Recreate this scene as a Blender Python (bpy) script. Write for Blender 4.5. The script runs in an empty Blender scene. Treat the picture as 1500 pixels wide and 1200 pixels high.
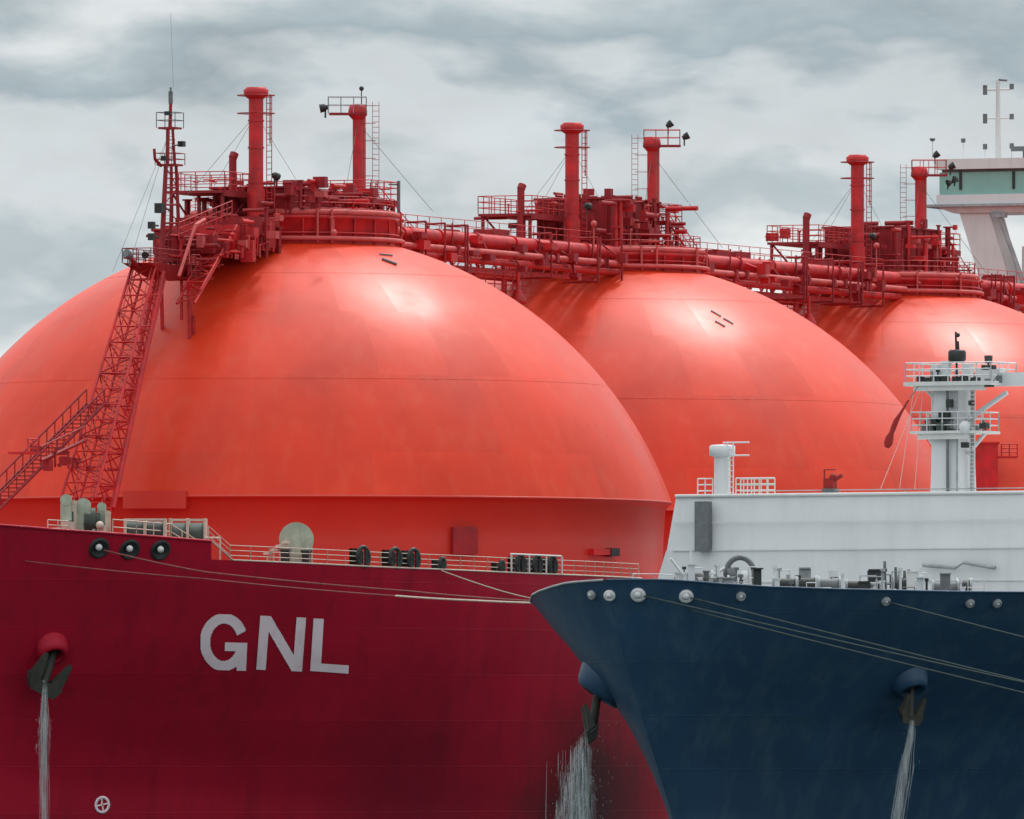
import bpy, bmesh, math, random
from mathutils import Vector, Matrix
R = math.radians
random.seed(7)
sc = bpy.context.scene
# ---------------------------------------------------------------- camera
F = 19130.0            # focal length in photo pixels (photo 1500 wide)
CAMZ, HOR = 10.0, 1100.0
cam = bpy.data.objects.new("Camera", bpy.data.cameras.new("Camera"))
sc.collection.objects.link(cam)
cam.location = (0, 0, CAMZ); cam.rotation_euler = (R(90), 0, 0)
cam.data.sensor_width = 36; cam.data.lens = F / 1500 * 36
cam.data.shift_y = (HOR - 600) / 1500
cam.data.clip_start = 1; cam.data.clip_end = 60000
sc.camera = cam
# ---------------------------------------------------------------- light
SUN = Vector((0.255, 0.512, 0.82)).normalized()
sl = bpy.data.lights.new("sun", 'SUN'); sl.energy = 1.9; sl.angle = R(7); sl.color = (1.0, .96, .9)
so = bpy.data.objects.new("sun", sl); sc.collection.objects.link(so)
so.rotation_euler = SUN.to_track_quat('Z', 'Y').to_euler()
sc.view_settings.view_transform = 'Standard'; sc.view_settings.look = 'None'
sc.view_settings.exposure = 0; sc.view_settings.gamma = 1
# world: physical sky behind a broken overcast, cloud bands by direction
w = bpy.data.worlds.new("World"); sc.world = w; w.use_nodes = True
nt = w.node_tree; N = nt.nodes; Lk = nt.links; N.clear()
def nd(t, **k):
    n = N.new(t)
    for a, b in k.items(): setattr(n, a, b)
    return n
def mth(op, a, b=None, c=None, clamp=False):
    n = nd('ShaderNodeMath', operation=op, use_clamp=clamp)
    for i, v in enumerate((a, b, c)):
        if v is None: continue
        if isinstance(v, (int, float)): n.inputs[i].default_value = v
        else: Lk.new(v, n.inputs[i])
    return n.outputs[0]
out = nd('ShaderNodeOutputWorld'); bg = nd('ShaderNodeBackground'); Lk.new(bg.outputs[0], out.inputs[0])
sky = nd('ShaderNodeTexSky', sky_type='NISHITA', sun_disc=False)
sky.sun_elevation = math.asin(SUN.z); sky.sun_rotation = math.atan2(SUN.x, SUN.y)
tc = nd('ShaderNodeTexCoord')
def noise(scale, sx, sy, sz, detail, rough, off, dist=0.0):
    mp = nd('ShaderNodeMapping'); mp.inputs['Scale'].default_value = (sx, sy, sz); mp.inputs['Location'].default_value = off
    Lk.new(tc.outputs['Generated'], mp.inputs[0])
    n = nd('ShaderNodeTexNoise'); n.inputs['Scale'].default_value = scale; n.inputs['Detail'].default_value = detail
    n.inputs['Roughness'].default_value = rough; n.inputs['Distortion'].default_value = dist
    Lk.new(mp.outputs[0], n.inputs['Vector']); return n.outputs['Fac']
sep = nd('ShaderNodeSeparateXYZ'); Lk.new(tc.outputs['Generated'], sep.inputs[0])
n1 = noise(1, 26, 26, 62, 5, .5, (3.1, 0, 1.3), .2)
n2 = noise(1, 60, 60, 130, 6, .55, (1.7, 4, 9.3), .2)
n3 = noise(1, 2.0, 2.0, 3.5, 4, .5, (0, 0, 0), .3)
el = mth('ADD', sep.outputs['Z'], mth('MULTIPLY', mth('SUBTRACT', n1, .5), .046))
el = mth('ADD', el, mth('MULTIPLY', sep.outputs['X'], -.05))
el = mth('ADD', el, mth('MULTIPLY', mth('SUBTRACT', n2, .5), .017))
ramp = nd('ShaderNodeValToRGB'); Lk.new(mth('MULTIPLY', el, 10.0, clamp=True), ramp.inputs[0])
cr = ramp.color_ramp
stops = [(.0, (.78, .81, .82)), (.27, (.86, .88, .88)), (.34, (.80, .83, .84)), (.375, (.50, .57, .61)), (.405, (.45, .53, .57)),
         (.45, (.64, .68, .71)), (.485, (.62, .67, .70)), (.52, (.35, .43, .48)), (.55, (.42, .50, .54)), (.60, (.68, .71, .73)), (1, (.62, .66, .68))]
cr.elements[0].position = 0; cr.elements[0].color = (*stops[0][1], 1)
cr.elements[1].position = 1; cr.elements[1].color = (*stops[-1][1], 1)
for p, c in stops[1:-1]:
    e = cr.elements.new(p); e.color = (*c, 1)
# overcast luminance: zenith about 3x the horizon, brightest round the hidden sun
zen = mth('MULTIPLY', mth('MAXIMUM', mth('SUBTRACT', sep.outputs['Z'], .08), 0), 1.35)
dp = nd('ShaderNodeVectorMath', operation='DOT_PRODUCT'); Lk.new(tc.outputs['Generated'], dp.inputs[0]); dp.inputs[1].default_value = SUN
glow = mth('MULTIPLY', mth('POWER', mth('MAXIMUM', dp.outputs['Value'], 0), 11), 2.4)
front = mth('MULTIPLY', mth('MAXIMUM', mth('MULTIPLY', sep.outputs['Y'], -1), 0), .25)
lum = mth('ADD', mth('ADD', mth('ADD', 1.05, zen), glow), front)
lum = mth('MULTIPLY', lum, mth('ADD', .96, mth('MULTIPLY', mth('SUBTRACT', n2, .5), .55)))
big = mth('ADD', .55, mth('MULTIPLY', mth('SMOOTHSTEP', n3, .42, .58) if False else mth('MULTIPLY', mth('SUBTRACT', n3, .42), 6, clamp=True), .9))
hi = mth('MULTIPLY', mth('SUBTRACT', sep.outputs['Z'], .07), 8, clamp=True)
lum = mth('MULTIPLY', lum, mth('ADD', 1, mth('MULTIPLY', hi, mth('SUBTRACT', big, 1))))
cl = nd('ShaderNodeVectorMath', operation='SCALE'); Lk.new(ramp.outputs[0], cl.inputs[0]); Lk.new(lum, cl.inputs['Scale'])
sks = nd('ShaderNodeVectorMath', operation='SCALE'); Lk.new(sky.outputs[0], sks.inputs[0]); sks.inputs['Scale'].default_value = .1
mix = nd('ShaderNodeMix', data_type='RGBA'); mix.inputs['Factor'].default_value = .93
Lk.new(sks.outputs[0], mix.inputs[6]); Lk.new(cl.outputs[0], mix.inputs[7])
Lk.new(mix.outputs[2], bg.inputs[0]); bg.inputs[1].default_value = 1.0

# ---------------------------------------------------------------- materials
def mat(name, col, rough=.5, metal=0, coat=0, var=.12, scale=1.0, streak=0, bump=0, spec=.5, dirt=None, dirt_amt=0, stretch=(1, 1, 1), alpha=1, panel=None, croug=.25):
    m = bpy.data.materials.new(name); m.use_nodes = True
    t = m.node_tree; n = t.nodes; l = t.links; b = n['Principled BSDF']
    b.inputs['Roughness'].default_value = rough; b.inputs['Metallic'].default_value = metal
    b.inputs['Coat Weight'].default_value = coat; b.inputs['Coat Roughness'].default_value = croug
    b.inputs['Specular IOR Level'].default_value = spec; b.inputs['Alpha'].default_value = alpha
    tcn = n.new('ShaderNodeTexCoord'); mp = n.new('ShaderNodeMapping'); l.new(tcn.outputs['Object'], mp.inputs[0]); mp.inputs['Scale'].default_value = stretch
    no = n.new('ShaderNodeTexNoise'); no.inputs['Scale'].default_value = scale; no.inputs['Detail'].default_value = 6; no.inputs['Roughness'].default_value = .6
    l.new(mp.outputs[0], no.inputs['Vector'])
    r = n.new('ShaderNodeValToRGB'); l.new(no.outputs['Fac'], r.inputs[0])
    r.color_ramp.elements[0].position = .3; r.color_ramp.elements[1].position = .7
    c0 = [c * (1 - var) for c in col]; c1 = [min(1, c * (1 + var)) for c in col]
    r.color_ramp.elements[0].color = (*c0, 1); r.color_ramp.elements[1].color = (*c1, 1)
    cur = r.outputs[0]
    if dirt:
        mp2 = n.new('ShaderNodeMapping'); l.new(tcn.outputs['Object'], mp2.inputs[0]); mp2.inputs['Scale'].default_value = (.9, .9, .12)
        n2_ = n.new('ShaderNodeTexNoise'); n2_.inputs['Scale'].default_value = 1.3; n2_.inputs['Detail'].default_value = 8; n2_.inputs['Roughness'].default_value = .65
        l.new(mp2.outputs[0], n2_.inputs['Vector'])
        r2 = n.new('ShaderNodeValToRGB'); r2.color_ramp.elements[0].position = .48; r2.color_ramp.elements[1].position = .75
        r2.color_ramp.elements[0].color = (0, 0, 0, 1); r2.color_ramp.elements[1].color = (dirt_amt,) * 3 + (1,)
        l.new(n2_.outputs['Fac'], r2.inputs[0])
        mx = n.new('ShaderNodeMix'); mx.data_type = 'RGBA'; l.new(r2.outputs[0], mx.inputs[0]); l.new(cur, mx.inputs[6]); mx.inputs[7].default_value = (*dirt, 1)
        cur = mx.outputs[2]
    l.new(cur, b.inputs['Base Color'])
    # uneven gloss
    rr = n.new('ShaderNodeMapRange'); rr.inputs['To Min'].default_value = rough * .85; rr.inputs['To Max'].default_value = min(1, rough * 1.2)
    l.new(no.outputs['Fac'], rr.inputs['Value']); l.new(rr.outputs[0], b.inputs['Roughness'])
    if bump:
        n3_ = n.new('ShaderNodeTexNoise'); n3_.inputs['Scale'].default_value = scale * 2; n3_.inputs['Detail'].default_value = 3
        l.new(tcn.outputs['Object'], n3_.inputs['Vector'])
        bp = n.new('ShaderNodeBump'); bp.inputs['Strength'].default_value = 1; bp.inputs['Distance'].default_value = bump
        l.new(n3_.outputs['Fac'], bp.inputs['Height'])
        last = bp
        l.new(bp.outputs[0], b.inputs['Normal'])
    return m
M = {}
M['dome'] = mat('dome_paint', (.64, .038, .010), .5, coat=.26, var=.05, scale=.16, bump=.05, dirt=(.66, .12, .06), dirt_amt=.3, spec=.15, croug=.17)
def plates(m, nu, nv, amt):
    """each shell plate weathered a little differently, around the object's own axis"""
    t = m.node_tree; n = t.nodes; l = t.links; b = n['Principled BSDF']; src = b.inputs['Base Color'].links[0].from_socket
    def mm(op, a, b_=None):
        q = n.new('ShaderNodeMath'); q.operation = op
        for i, v in enumerate((a, b_)):
            if v is None: continue
            if isinstance(v, (int, float)): q.inputs[i].default_value = v
            else: l.new(v, q.inputs[i])
        return q.outputs[0]
    tc_ = n.new('ShaderNodeTexCoord'); sp_ = n.new('ShaderNodeSeparateXYZ'); l.new(tc_.outputs['Object'], sp_.inputs[0])
    v = mm('FLOOR', mm('MULTIPLY', mm('ARCSINE', mm('DIVIDE', mm('SUBTRACT', sp_.outputs['Z'], 16.1), 21.05)), nv / 1.5708))
    u = mm('FLOOR', mm('ADD', mm('MULTIPLY', mm('ARCTAN2', sp_.outputs['Y'], sp_.outputs['X']), nu / 6.2832), mm('MULTIPLY', v, .37)))
    cx = n.new('ShaderNodeCombineXYZ'); l.new(u, cx.inputs[0]); l.new(v, cx.inputs[1]); wn = n.new('ShaderNodeTexWhiteNoise'); l.new(cx.outputs[0], wn.inputs['Vector'])
    bl = n.new('ShaderNodeTexNoise'); bl.inputs['Scale'].default_value = .22; bl.inputs['Detail'].default_value = 5; l.new(tc_.outputs['Object'], bl.inputs['Vector'])
    f = mm('ADD', 1.0, mm('ADD', mm('MULTIPLY', mm('SUBTRACT', wn.outputs['Value'], .5), amt), mm('MULTIPLY', mm('SUBTRACT', bl.outputs['Fac'], .5), .6)))
    sc_ = n.new('ShaderNodeVectorMath'); sc_.operation = 'SCALE'; l.new(src, sc_.inputs[0]); l.new(f, sc_.inputs['Scale']); l.new(sc_.outputs[0], b.inputs['Base Color'])
    wc = n.new('ShaderNodeMath'); wc.operation = 'MULTIPLY_ADD'; l.new(wn.outputs['Value'], wc.inputs[0]); wc.inputs[1].default_value = .12; l.new(mm('MULTIPLY', bl.outputs['Fac'], .48), wc.inputs[2])
    l.new(wc.outputs[0], b.inputs['Coat Roughness'])
plates(M['dome'], 26, 7, .15)
M['skirt'] = mat('skirt_paint', (.54, .030, .014), .42, coat=.1, var=.05, scale=.3, bump=.02, dirt=(.5, .04, .03), dirt_amt=.3)
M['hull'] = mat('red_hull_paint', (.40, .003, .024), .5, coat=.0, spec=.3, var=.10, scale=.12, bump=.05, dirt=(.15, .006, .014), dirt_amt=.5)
M['hullblue'] = mat('blue_hull_paint', (.018, .058, .118), .45, coat=.0, spec=.4, var=.15, scale=.15, bump=.05, dirt=(.07, .125, .15), dirt_amt=.5)
M['red'] = mat('deck_red', (.50, .009, .012), .5, var=.35, scale=1.2, dirt=(.25, .01, .012), dirt_amt=.6)
M['redb'] = mat('bright_red', (.72, .045, .03), .5, var=.15, scale=1)
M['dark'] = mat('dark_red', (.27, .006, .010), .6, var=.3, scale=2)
M['pink'] = mat('faded_red', (.50, .07, .065), .6, var=.2, scale=2)
M['cream'] = mat('cream_paint', (.56, .46, .38), .6, var=.15, scale=2, dirt=(.35, .25, .15), dirt_amt=.5)
M['green'] = mat('pale_green_paint', (.36, .42, .32), .55, var=.2, scale=2, dirt=(.15, .14, .1), dirt_amt=.6)
M['dgreen'] = mat('dark_drum', (.03, .045, .035), .6, var=.4, scale=3)
M['black'] = mat('black_iron', (.018, .022, .02), .55, var=.4, scale=3)
M['iron'] = mat('anchor_iron', (.022, .026, .020), .7, var=.6, scale=2.5, dirt=(.09, .07, .05), dirt_amt=.5)
M['white'] = mat('white_paint', (.64, .65, .655), .5, var=.05, scale=.4, dirt=(.45, .47, .46), dirt_amt=.3)
M['offwhite'] = mat('offwhite_paint', (.64, .64, .62), .5, var=.05, scale=.5, dirt=(.4, .4, .38), dirt_amt=.4)
M['grey'] = mat('grey_paint', (.30, .32, .33), .6, var=.25, scale=2)
M['mgrey'] = mat('mid_grey', (.13, .14, .145), .6, var=.3, scale=2)
M['letter'] = mat('letter_paint', (.97, .80, .84), .45, var=.05, scale=1, dirt=(.6, .25, .3), dirt_amt=.35)
M['teal'] = mat('teal_glass', (.20, .42, .36), .12, var=.1, scale=.4, coat=.5)
M['glass'] = mat('dark_glass', (.03, .05, .06), .08, var=.1, scale=1)
M['rope'] = mat('rope_fibre', (.30, .26, .2), .9, var=.3, scale=3)
M['ropered'] = mat('rope_stained', (.22, .06, .05), .9, var=.3, scale=3)
M['ropegrey'] = mat('rope_grey', (.035, .055, .055), .9, var=.3, scale=3)
M['flag'] = mat('flag_red', (.30, .015, .012), .8, var=.3, scale=2)
m = bpy.data.materials.new('falling_water'); m.use_nodes = True; M['water'] = m
b = m.node_tree.nodes['Principled BSDF']; b.inputs['Base Color'].default_value = (.70, .76, .77, 1); b.inputs['Roughness'].default_value = .4
b.inputs['Alpha'].default_value = .22
m = bpy.data.materials.new('water_veil'); m.use_nodes = True; M['veil'] = m
t_ = m.node_tree; b = t_.nodes['Principled BSDF']; b.inputs['Base Color'].default_value = (.62, .68, .69, 1); b.inputs['Roughness'].default_value = .8
c_ = t_.nodes.new('ShaderNodeTexCoord'); mp_ = t_.nodes.new('ShaderNodeMapping'); mp_.inputs['Scale'].default_value = (7, 7, .55); t_.links.new(c_.outputs['Object'], mp_.inputs[0])
n_w = t_.nodes.new('ShaderNodeTexNoise'); n_w.inputs['Scale'].default_value = 1; n_w.inputs['Detail'].default_value = 7; n_w.inputs['Roughness'].default_value = .65; t_.links.new(mp_.outputs[0], n_w.inputs['Vector'])
r_w = t_.nodes.new('ShaderNodeMapRange'); r_w.inputs['From Min'].default_value = .42; r_w.inputs['From Max'].default_value = .75; r_w.inputs['To Max'].default_value = .42; t_.links.new(n_w.outputs['Fac'], r_w.inputs['Value'])
lw = t_.nodes.new('ShaderNodeLayerWeight'); lw.inputs['Blend'].default_value = .3; iv = t_.nodes.new('ShaderNodeMath'); iv.operation = 'SUBTRACT'; iv.inputs[0].default_value = 1; t_.links.new(lw.outputs['Facing'], iv.inputs[1])
mu = t_.nodes.new('ShaderNodeMath'); mu.operation = 'MULTIPLY'; t_.links.new(iv.outputs[0], mu.inputs[0]); t_.links.new(r_w.outputs[0], mu.inputs[1]); t_.links.new(mu.outputs[0], b.inputs['Alpha'])
m = bpy.data.materials.new('sea_water'); m.use_nodes = True; M['sea'] = m
b = m.node_tree.nodes['Principled BSDF']; b.inputs['Base Color'].default_value = (.03, .055, .055, 1); b.inputs['Roughness'].default_value = .12; b.inputs['IOR'].default_value = 1.33
tn = m.node_tree.nodes.new('ShaderNodeTexNoise'); tn.inputs['Scale'].default_value = .25; tn.inputs['Detail'].default_value = 8
tcn = m.node_tree.nodes.new('ShaderNodeTexCoord'); m.node_tree.links.new(tcn.outputs['Object'], tn.inputs['Vector'])
bp = m.node_tree.nodes.new('ShaderNodeBump'); bp.inputs['Distance'].default_value = .8; m.node_tree.links.new(tn.outputs['Fac'], bp.inputs['Height']); m.node_tree.links.new(bp.outputs[0], b.inputs['Normal'])

def shell_plating(m, dist, tone):
    """strakes and butts of the hull plating as shallow weld lines, each plate a touch different"""
    t = m.node_tree; n = t.nodes; l = t.links; b = n['Principled BSDF']
    tc_ = n.new('ShaderNodeTexCoord'); sp_ = n.new('ShaderNodeSeparateXYZ'); l.new(tc_.outputs['Object'], sp_.inputs[0]); cx = n.new('ShaderNodeCombineXYZ'); l.new(sp_.outputs['X'], cx.inputs[0]); l.new(sp_.outputs['Z'], cx.inputs[1])
    br = n.new('ShaderNodeTexBrick'); l.new(cx.outputs[0], br.inputs['Vector']); br.inputs['Scale'].default_value = 1; br.inputs['Brick Width'].default_value = 7.5; br.inputs['Row Height'].default_value = 2.3
    br.inputs['Mortar Size'].default_value = .03; br.inputs['Mortar Smooth'].default_value = .6; br.inputs['Color1'].default_value = (1 - tone,) * 3 + (1,); br.inputs['Color2'].default_value = (1 + tone,) * 3 + (1,); br.inputs['Mortar'].default_value = (1, 1, 1, 1)
    src = b.inputs['Base Color'].links[0].from_socket; mx = n.new('ShaderNodeVectorMath'); mx.operation = 'MULTIPLY'; l.new(src, mx.inputs[0]); l.new(br.outputs['Color'], mx.inputs[1]); l.new(mx.outputs[0], b.inputs['Base Color'])
    bp_ = n.new('ShaderNodeBump'); bp_.inputs['Distance'].default_value = dist; l.new(br.outputs['Fac'], bp_.inputs['Height']); l.new(b.inputs['Normal'].links[0].from_socket, bp_.inputs['Normal']); l.new(bp_.outputs[0], b.inputs['Normal'])
shell_plating(M['hull'], .006, .07); shell_plating(M['hullblue'], .005, .08)
# ---------------------------------------------------------------- helpers
col = sc.collection
class MB:
    """collects shapes; build() links them as ONE mesh object"""
    def __init__(s): s.v = []; s.f = []; s.sm = []
    def add(s, vs, fs, smooth=False):
        o = len(s.v); s.v += [tuple(v) for v in vs]; s.f += [tuple(i + o for i in f) for f in fs]; s.sm += [smooth] * len(fs)
    def box(s, c, d, rz=0, ry=0):
        x, y, z = [k / 2 for k in d]; c = Vector(c); m_ = Matrix.Rotation(rz, 3, 'Z') @ Matrix.Rotation(ry, 3, 'Y')
        vs = [c + m_ @ Vector((i * x, j * y, k * z)) for i in (-1, 1) for j in (-1, 1) for k in (-1, 1)]
        s.add(vs, [(0, 1, 3, 2), (4, 6, 7, 5), (0, 4, 5, 1), (2, 3, 7, 6), (0, 2, 6, 4), (1, 5, 7, 3)]); return s
    def hexa(s, bot, top):
        s.add(list(bot) + list(top), [(3, 2, 1, 0), (4, 5, 6, 7), (0, 1, 5, 4), (1, 2, 6, 5), (2, 3, 7, 6), (3, 0, 4, 7)]); return s
    def tube(s, a, b_, r, r2=None, n=8, cap=True):
        a = Vector(a); b_ = Vector(b_); r2 = r if r2 is None else r2; d = (b_ - a)
        if d.length < 1e-6: return s
        q = d.to_track_quat('Z', 'Y'); vs = []
        for p, rr in ((a, r), (b_, r2)):
            for i in range(n):
                t = 2 * math.pi * i / n; vs.append(p + q @ Vector((rr * math.cos(t), rr * math.sin(t), 0)))
        s.add(vs, [(i, (i + 1) % n, n + (i + 1) % n, n + i) for i in range(n)], True)
        if cap: s.add(vs[:n], [tuple(range(n))[::-1]]); s.add(vs[n:], [tuple(range(n))])
        return s
    def path(s, pts, r, n=6):
        pts = [Vector(p) for p in pts]; rings = []
        for i, p in enumerate(pts):
            d = (pts[min(i + 1, len(pts) - 1)] - pts[max(i - 1, 0)]).normalized(); q = d.to_track_quat('Z', 'Y')
            rr = r(i / (len(pts) - 1)) if callable(r) else r
            rings.append([p + q @ Vector((rr * math.cos(2 * math.pi * k / n), rr * math.sin(2 * math.pi * k / n), 0)) for k in range(n)])
        vs = [v for g in rings for v in g]
        s.add(vs, [(i * n + k, i * n + (k + 1) % n, (i + 1) * n + (k + 1) % n, (i + 1) * n + k) for i in range(len(pts) - 1) for k in range(n)], True)
        return s
    def lathe(s, prof, c=(0, 0, 0), n=24, smooth=True, axis=None):
        c = Vector(c); q = Vector(axis).to_track_quat('Z', 'Y') if axis else None; vs = []
        for r, z in prof:
            for i in range(n):
                t = 2 * math.pi * i / n; v = Vector((r * math.cos(t), r * math.sin(t), z)); vs.append(c + (q @ v if q else v))
        s.add(vs, [(j * n + i, j * n + (i + 1) % n, (j + 1) * n + (i + 1) % n, (j + 1) * n + i) for j in range(len(prof) - 1) for i in range(n)], smooth); return s
    def ring(s, c, Rr, r, n=24, m=5, a0=0, a1=2 * math.pi):
        c = Vector(c); full = abs(a1 - a0 - 2 * math.pi) < 1e-6
        pts = [c + Vector((Rr * math.cos(a0 + (a1 - a0) * i / n), Rr * math.sin(a0 + (a1 - a0) * i / n), 0)) for i in range(n + 1)]
        return s.path(pts, r, m)
    def ball(s, c, r, n=10):
        return s.lathe([(max(.001, r * math.sin(math.pi * i / n)), -r * math.cos(math.pi * i / n)) for i in range(n + 1)], c, n)
    def rail(s, pts, h=1.1, step=1.3, r=.03, bars=3):
        pts = [Vector(p) for p in pts]
        for k in range(bars): s.path([p + Vector((0, 0, h * (k + 1) / bars)) for p in pts], r, 4)
        for a, b_ in zip(pts, pts[1:]):
            n = max(1, int((b_ - a).length / step))
            for i in range(n + 1): p = a.lerp(b_, i / n); s.tube(p, p + Vector((0, 0, h)), r * 1.15, n=4)
        return s
    def lattice(s, a, b_, wa, wb, u, v, n, r, rb):
        """four-legged truss from a to b, cross-section axes u,v"""
        a, b_, u, v = map(Vector, (a, b_, u, v)); lv = []
        for i in range(n + 1):
            t = i / n; p = a.lerp(b_, t); ww = wa + (wb - wa) * t
            lv.append([p + u * (i1 * ww / 2) + v * (j1 * ww / 2) for i1, j1 in ((-1, -1), (1, -1), (1, 1), (-1, 1))])
        for k in range(4): s.tube(lv[0][k], lv[-1][k], r, n=6)
        for i in range(n):
            for k in range(4):
                k2 = (k + 1) % 4; s.tube(lv[i + 1][k], lv[i + 1][k2], rb, n=4)
                if (i + k) % 2: s.tube(lv[i][k], lv[i + 1][k2], rb, n=4)
                else: s.tube(lv[i][k2], lv[i + 1][k], rb, n=4)
        return s
    def build(s, name, m, parent=None, label=None):
        me = bpy.data.meshes.new(name); me.from_pydata(s.v, [], s.f); me.materials.append(M[m] if isinstance(m, str) else m)
        me.polygons.foreach_set('use_smooth', s.sm); me.update()
        bm = bmesh.new(); bm.from_mesh(me); bmesh.ops.recalc_face_normals(bm, faces=bm.faces); bm.to_mesh(me); bm.free()
        o = bpy.data.objects.new(name, me); col.objects.link(o); o.parent = parent
        if label: o['label'] = label
        return o
def tag(o, label=None, cat=None, group=None, kind=None):
    for k, v in (('label', label), ('category', cat), ('group', group), ('kind', kind)):
        if v: o[k] = v
    return o
def empty(name, loc=(0, 0, 0), rz=0, parent=None):
    o = bpy.data.objects.new(name, None); col.objects.link(o); o.location = loc; o.rotation_euler = (0, 0, rz); o.parent = parent
    return o
def copy_tree(o, parent=None):
    c = o.copy(); col.objects.link(c); c.parent = parent
    for ch in [x for x in bpy.data.objects if x.parent == o]: copy_tree(ch, c)
    return c
def interp(x, tab):
    if x <= tab[0][0]: return tab[0][1]
    for (x0, y0), (x1, y1) in zip(tab, tab[1:]):
        if x <= x1:
            t = (x - x0) / (x1 - x0); return y0 + (y1 - y0) * t
    return tab[-1][1]
def smooth_tab(tab, n=200):
    """table resampled and blurred so the shape carries no kinks"""
    x0, x1 = tab[0][0], tab[-1][0]; xs = [x0 + (x1 - x0) * i / n for i in range(n + 1)]; ys = [interp(x, tab) for x in xs]
    for _ in range(14): ys = [ys[0]] + [(ys[i - 1] + 2 * ys[i] + ys[i + 1]) / 4 for i in range(1, n)] + [ys[-1]]
    def f(x):
        t = (x - x0) / (x1 - x0) * n
        if t <= 0: return ys[0]
        if t >= n: return ys[-1]
        i = int(t); return ys[i] + (ys[i + 1] - ys[i]) * (t - i)
    return f

class Ship:
    """local frame: x = distance aft, y = starboard, z = up from the water"""
    def __init__(s, O, th):
        s.O = Vector((O[0], O[1], 0)); s.th = th
        s.A = Vector((math.sin(th), math.cos(th), 0)); s.S = Vector((-math.cos(th), math.sin(th), 0))
        s.rz = math.pi / 2 - th
    def world(s, p): return s.O + s.A * p[0] + s.S * p[1] + Vector((0, 0, p[2]))
    def pix(s, p):
        q = s.world(p); return 750 + F * q.x / q.y, HOR - F * (q.z - CAMZ) / q.y
    def at(s, px, py, y=None, x=None):
        """local point on the sight line of a photo pixel, at a given starboard offset y or distance aft x"""
        k = (px - 750) / F
        if x is None:
            x = -((s.O.x - k * s.O.y) + y * (s.S.x - k * s.S.y)) / (s.A.x - k * s.A.y)
        else:
            y = -((s.O.x - k * s.O.y) + x * (s.A.x - k * s.A.y)) / (s.S.x - k * s.S.y)
        Y = (s.O + s.A * x + s.S * y).y
        return Vector((x, y, CAMZ + (HOR - py) * Y / F))
class Hull:
    def __init__(s, ship, x0, deck, W, kz, rake, length, list_=0.0, blend=26, ref=None):
        s.ref = ref or deck
        s.ship = ship; s.x0 = x0; s.deck = deck; s.W = W; s.kz = kz; s.rake = rake; s.len = length; s.list = list_; s.blend = blend
    def pt(s, l, t, side, off=0):
        """side -1 = port, +1 = starboard; t = 0 water (below), 1 = deck edge"""
        return s.pz(l, -3 + (s.deck(l) + 3) * t, side, off, t)
    def pz(s, l, z, side, off=0, t=None):
        if t is None: t = (z + 3) / (s.ref(l) + 3)
        d = max(0, s.ref(l) - z)
        k0 = s.kz(d); k = 1 - (1 - k0) * math.exp(-(l / s.blend) ** 1.6)
        tail = max(0, (l - (s.len - 45)) / 45)
        w = s.W(l) * k * (1 - .35 * tail ** 2)
        fade = math.exp(-(l / 30) ** 2)
        return Vector((s.x0 + s.rake(d) * fade + l, side * (w + off), z - side * w * s.list * t))
    def mesh(s, name, m, parent, steps=()):
        ls = [0, .02, .08, .18, .35, .6, .9, 1.3, 1.8, 2.4, 3.1, 3.5, 4, 4.5, 5, 5.5, 6, 6.5, 7, 7.5, 8, 8.5, 9, 9.5, 10, 10.5, 11, 11.5, 12, 12.5] + [13 + i * .5 for i in range(64)] + [46 + 3 * i for i in range(10)] + [80 + 10 * i for i in range(int((s.len - 80) / 10) + 1)]
        for p in steps: ls += [p - .01, p + .01]
        ls = sorted(ls); nt_ = 90; mb = MB(); vs = []; n = nt_ + 1
        for side in (1, -1):
            for l in ls:
                for j in range(n): vs.append(s.pt(l, j / nt_, side))
        fs = []; K = len(ls) * n
        for sd in (0, 1):
            for i in range(len(ls) - 1):
                for j in range(nt_):
                    a = sd * K + i * n + j; fs.append((a, a + n, a + n + 1, a + 1) if sd else (a, a + 1, a + n + 1, a + n))
        i = len(ls) - 1
        for j in range(nt_): a = i * n + j; fs.append((a, a + 1, K + a + 1, K + a))
        mb.add(vs, fs, True)
        o = mb.build(name, m, parent); s.ls = ls
        # weld the stem
        bm = bmesh.new(); bm.from_mesh(o.data); bmesh.ops.remove_doubles(bm, verts=bm.verts, dist=.002); bm.to_mesh(o.data); bm.free()
        return o
    def deckmesh(s, name, m, parent, drop):
        mb = MB(); vs = []; 
        for l in s.ls:
            for side in (1, -1):
                z_ = s.deck(l); p = s.pt(l, (z_ - drop(l) + 3) / (z_ + 3), side); vs.append((p.x, p.y * .985, p.z))
        mb.add(vs, [(2 * i, 2 * i + 1, 2 * i + 3, 2 * i + 2) for i in range(len(s.ls) - 1)]); return mb.build(name, m, parent)
    def hit(s, px, py, side=-1, lmax=60):
        best = None; l0, l1, t0, t1 = 0.05, lmax, .1, 1.0
        for it in range(9):
            best = None
            for i in range(13):
                for j in range(13):
                    l = l0 + (l1 - l0) * i / 12; t = t0 + (t1 - t0) * j / 12
                    q = s.ship.pix(s.pt(l, t, side)); e = (q[0] - px) ** 2 + (q[1] - py) ** 2
                    if best is None or e < best[0]: best = (e, l, t)
            dl = (l1 - l0) / 5; dt = (t1 - t0) / 5
            l0, l1 = max(.01, best[1] - dl), best[1] + dl; t0, t1 = max(0, best[2] - dt), min(1, best[2] + dt)
        return best[1], best[2]
    def normal(s, l, t, side):
        a = s.pt(l + .2, t, side) - s.pt(l - .2 if l > .2 else 0, t, side); b_ = s.pt(l, min(1, t + .01), side) - s.pt(l, t - .02, side)
        n = a.cross(b_).normalized()
        return n if n.y * side > 0 else -n

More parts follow.
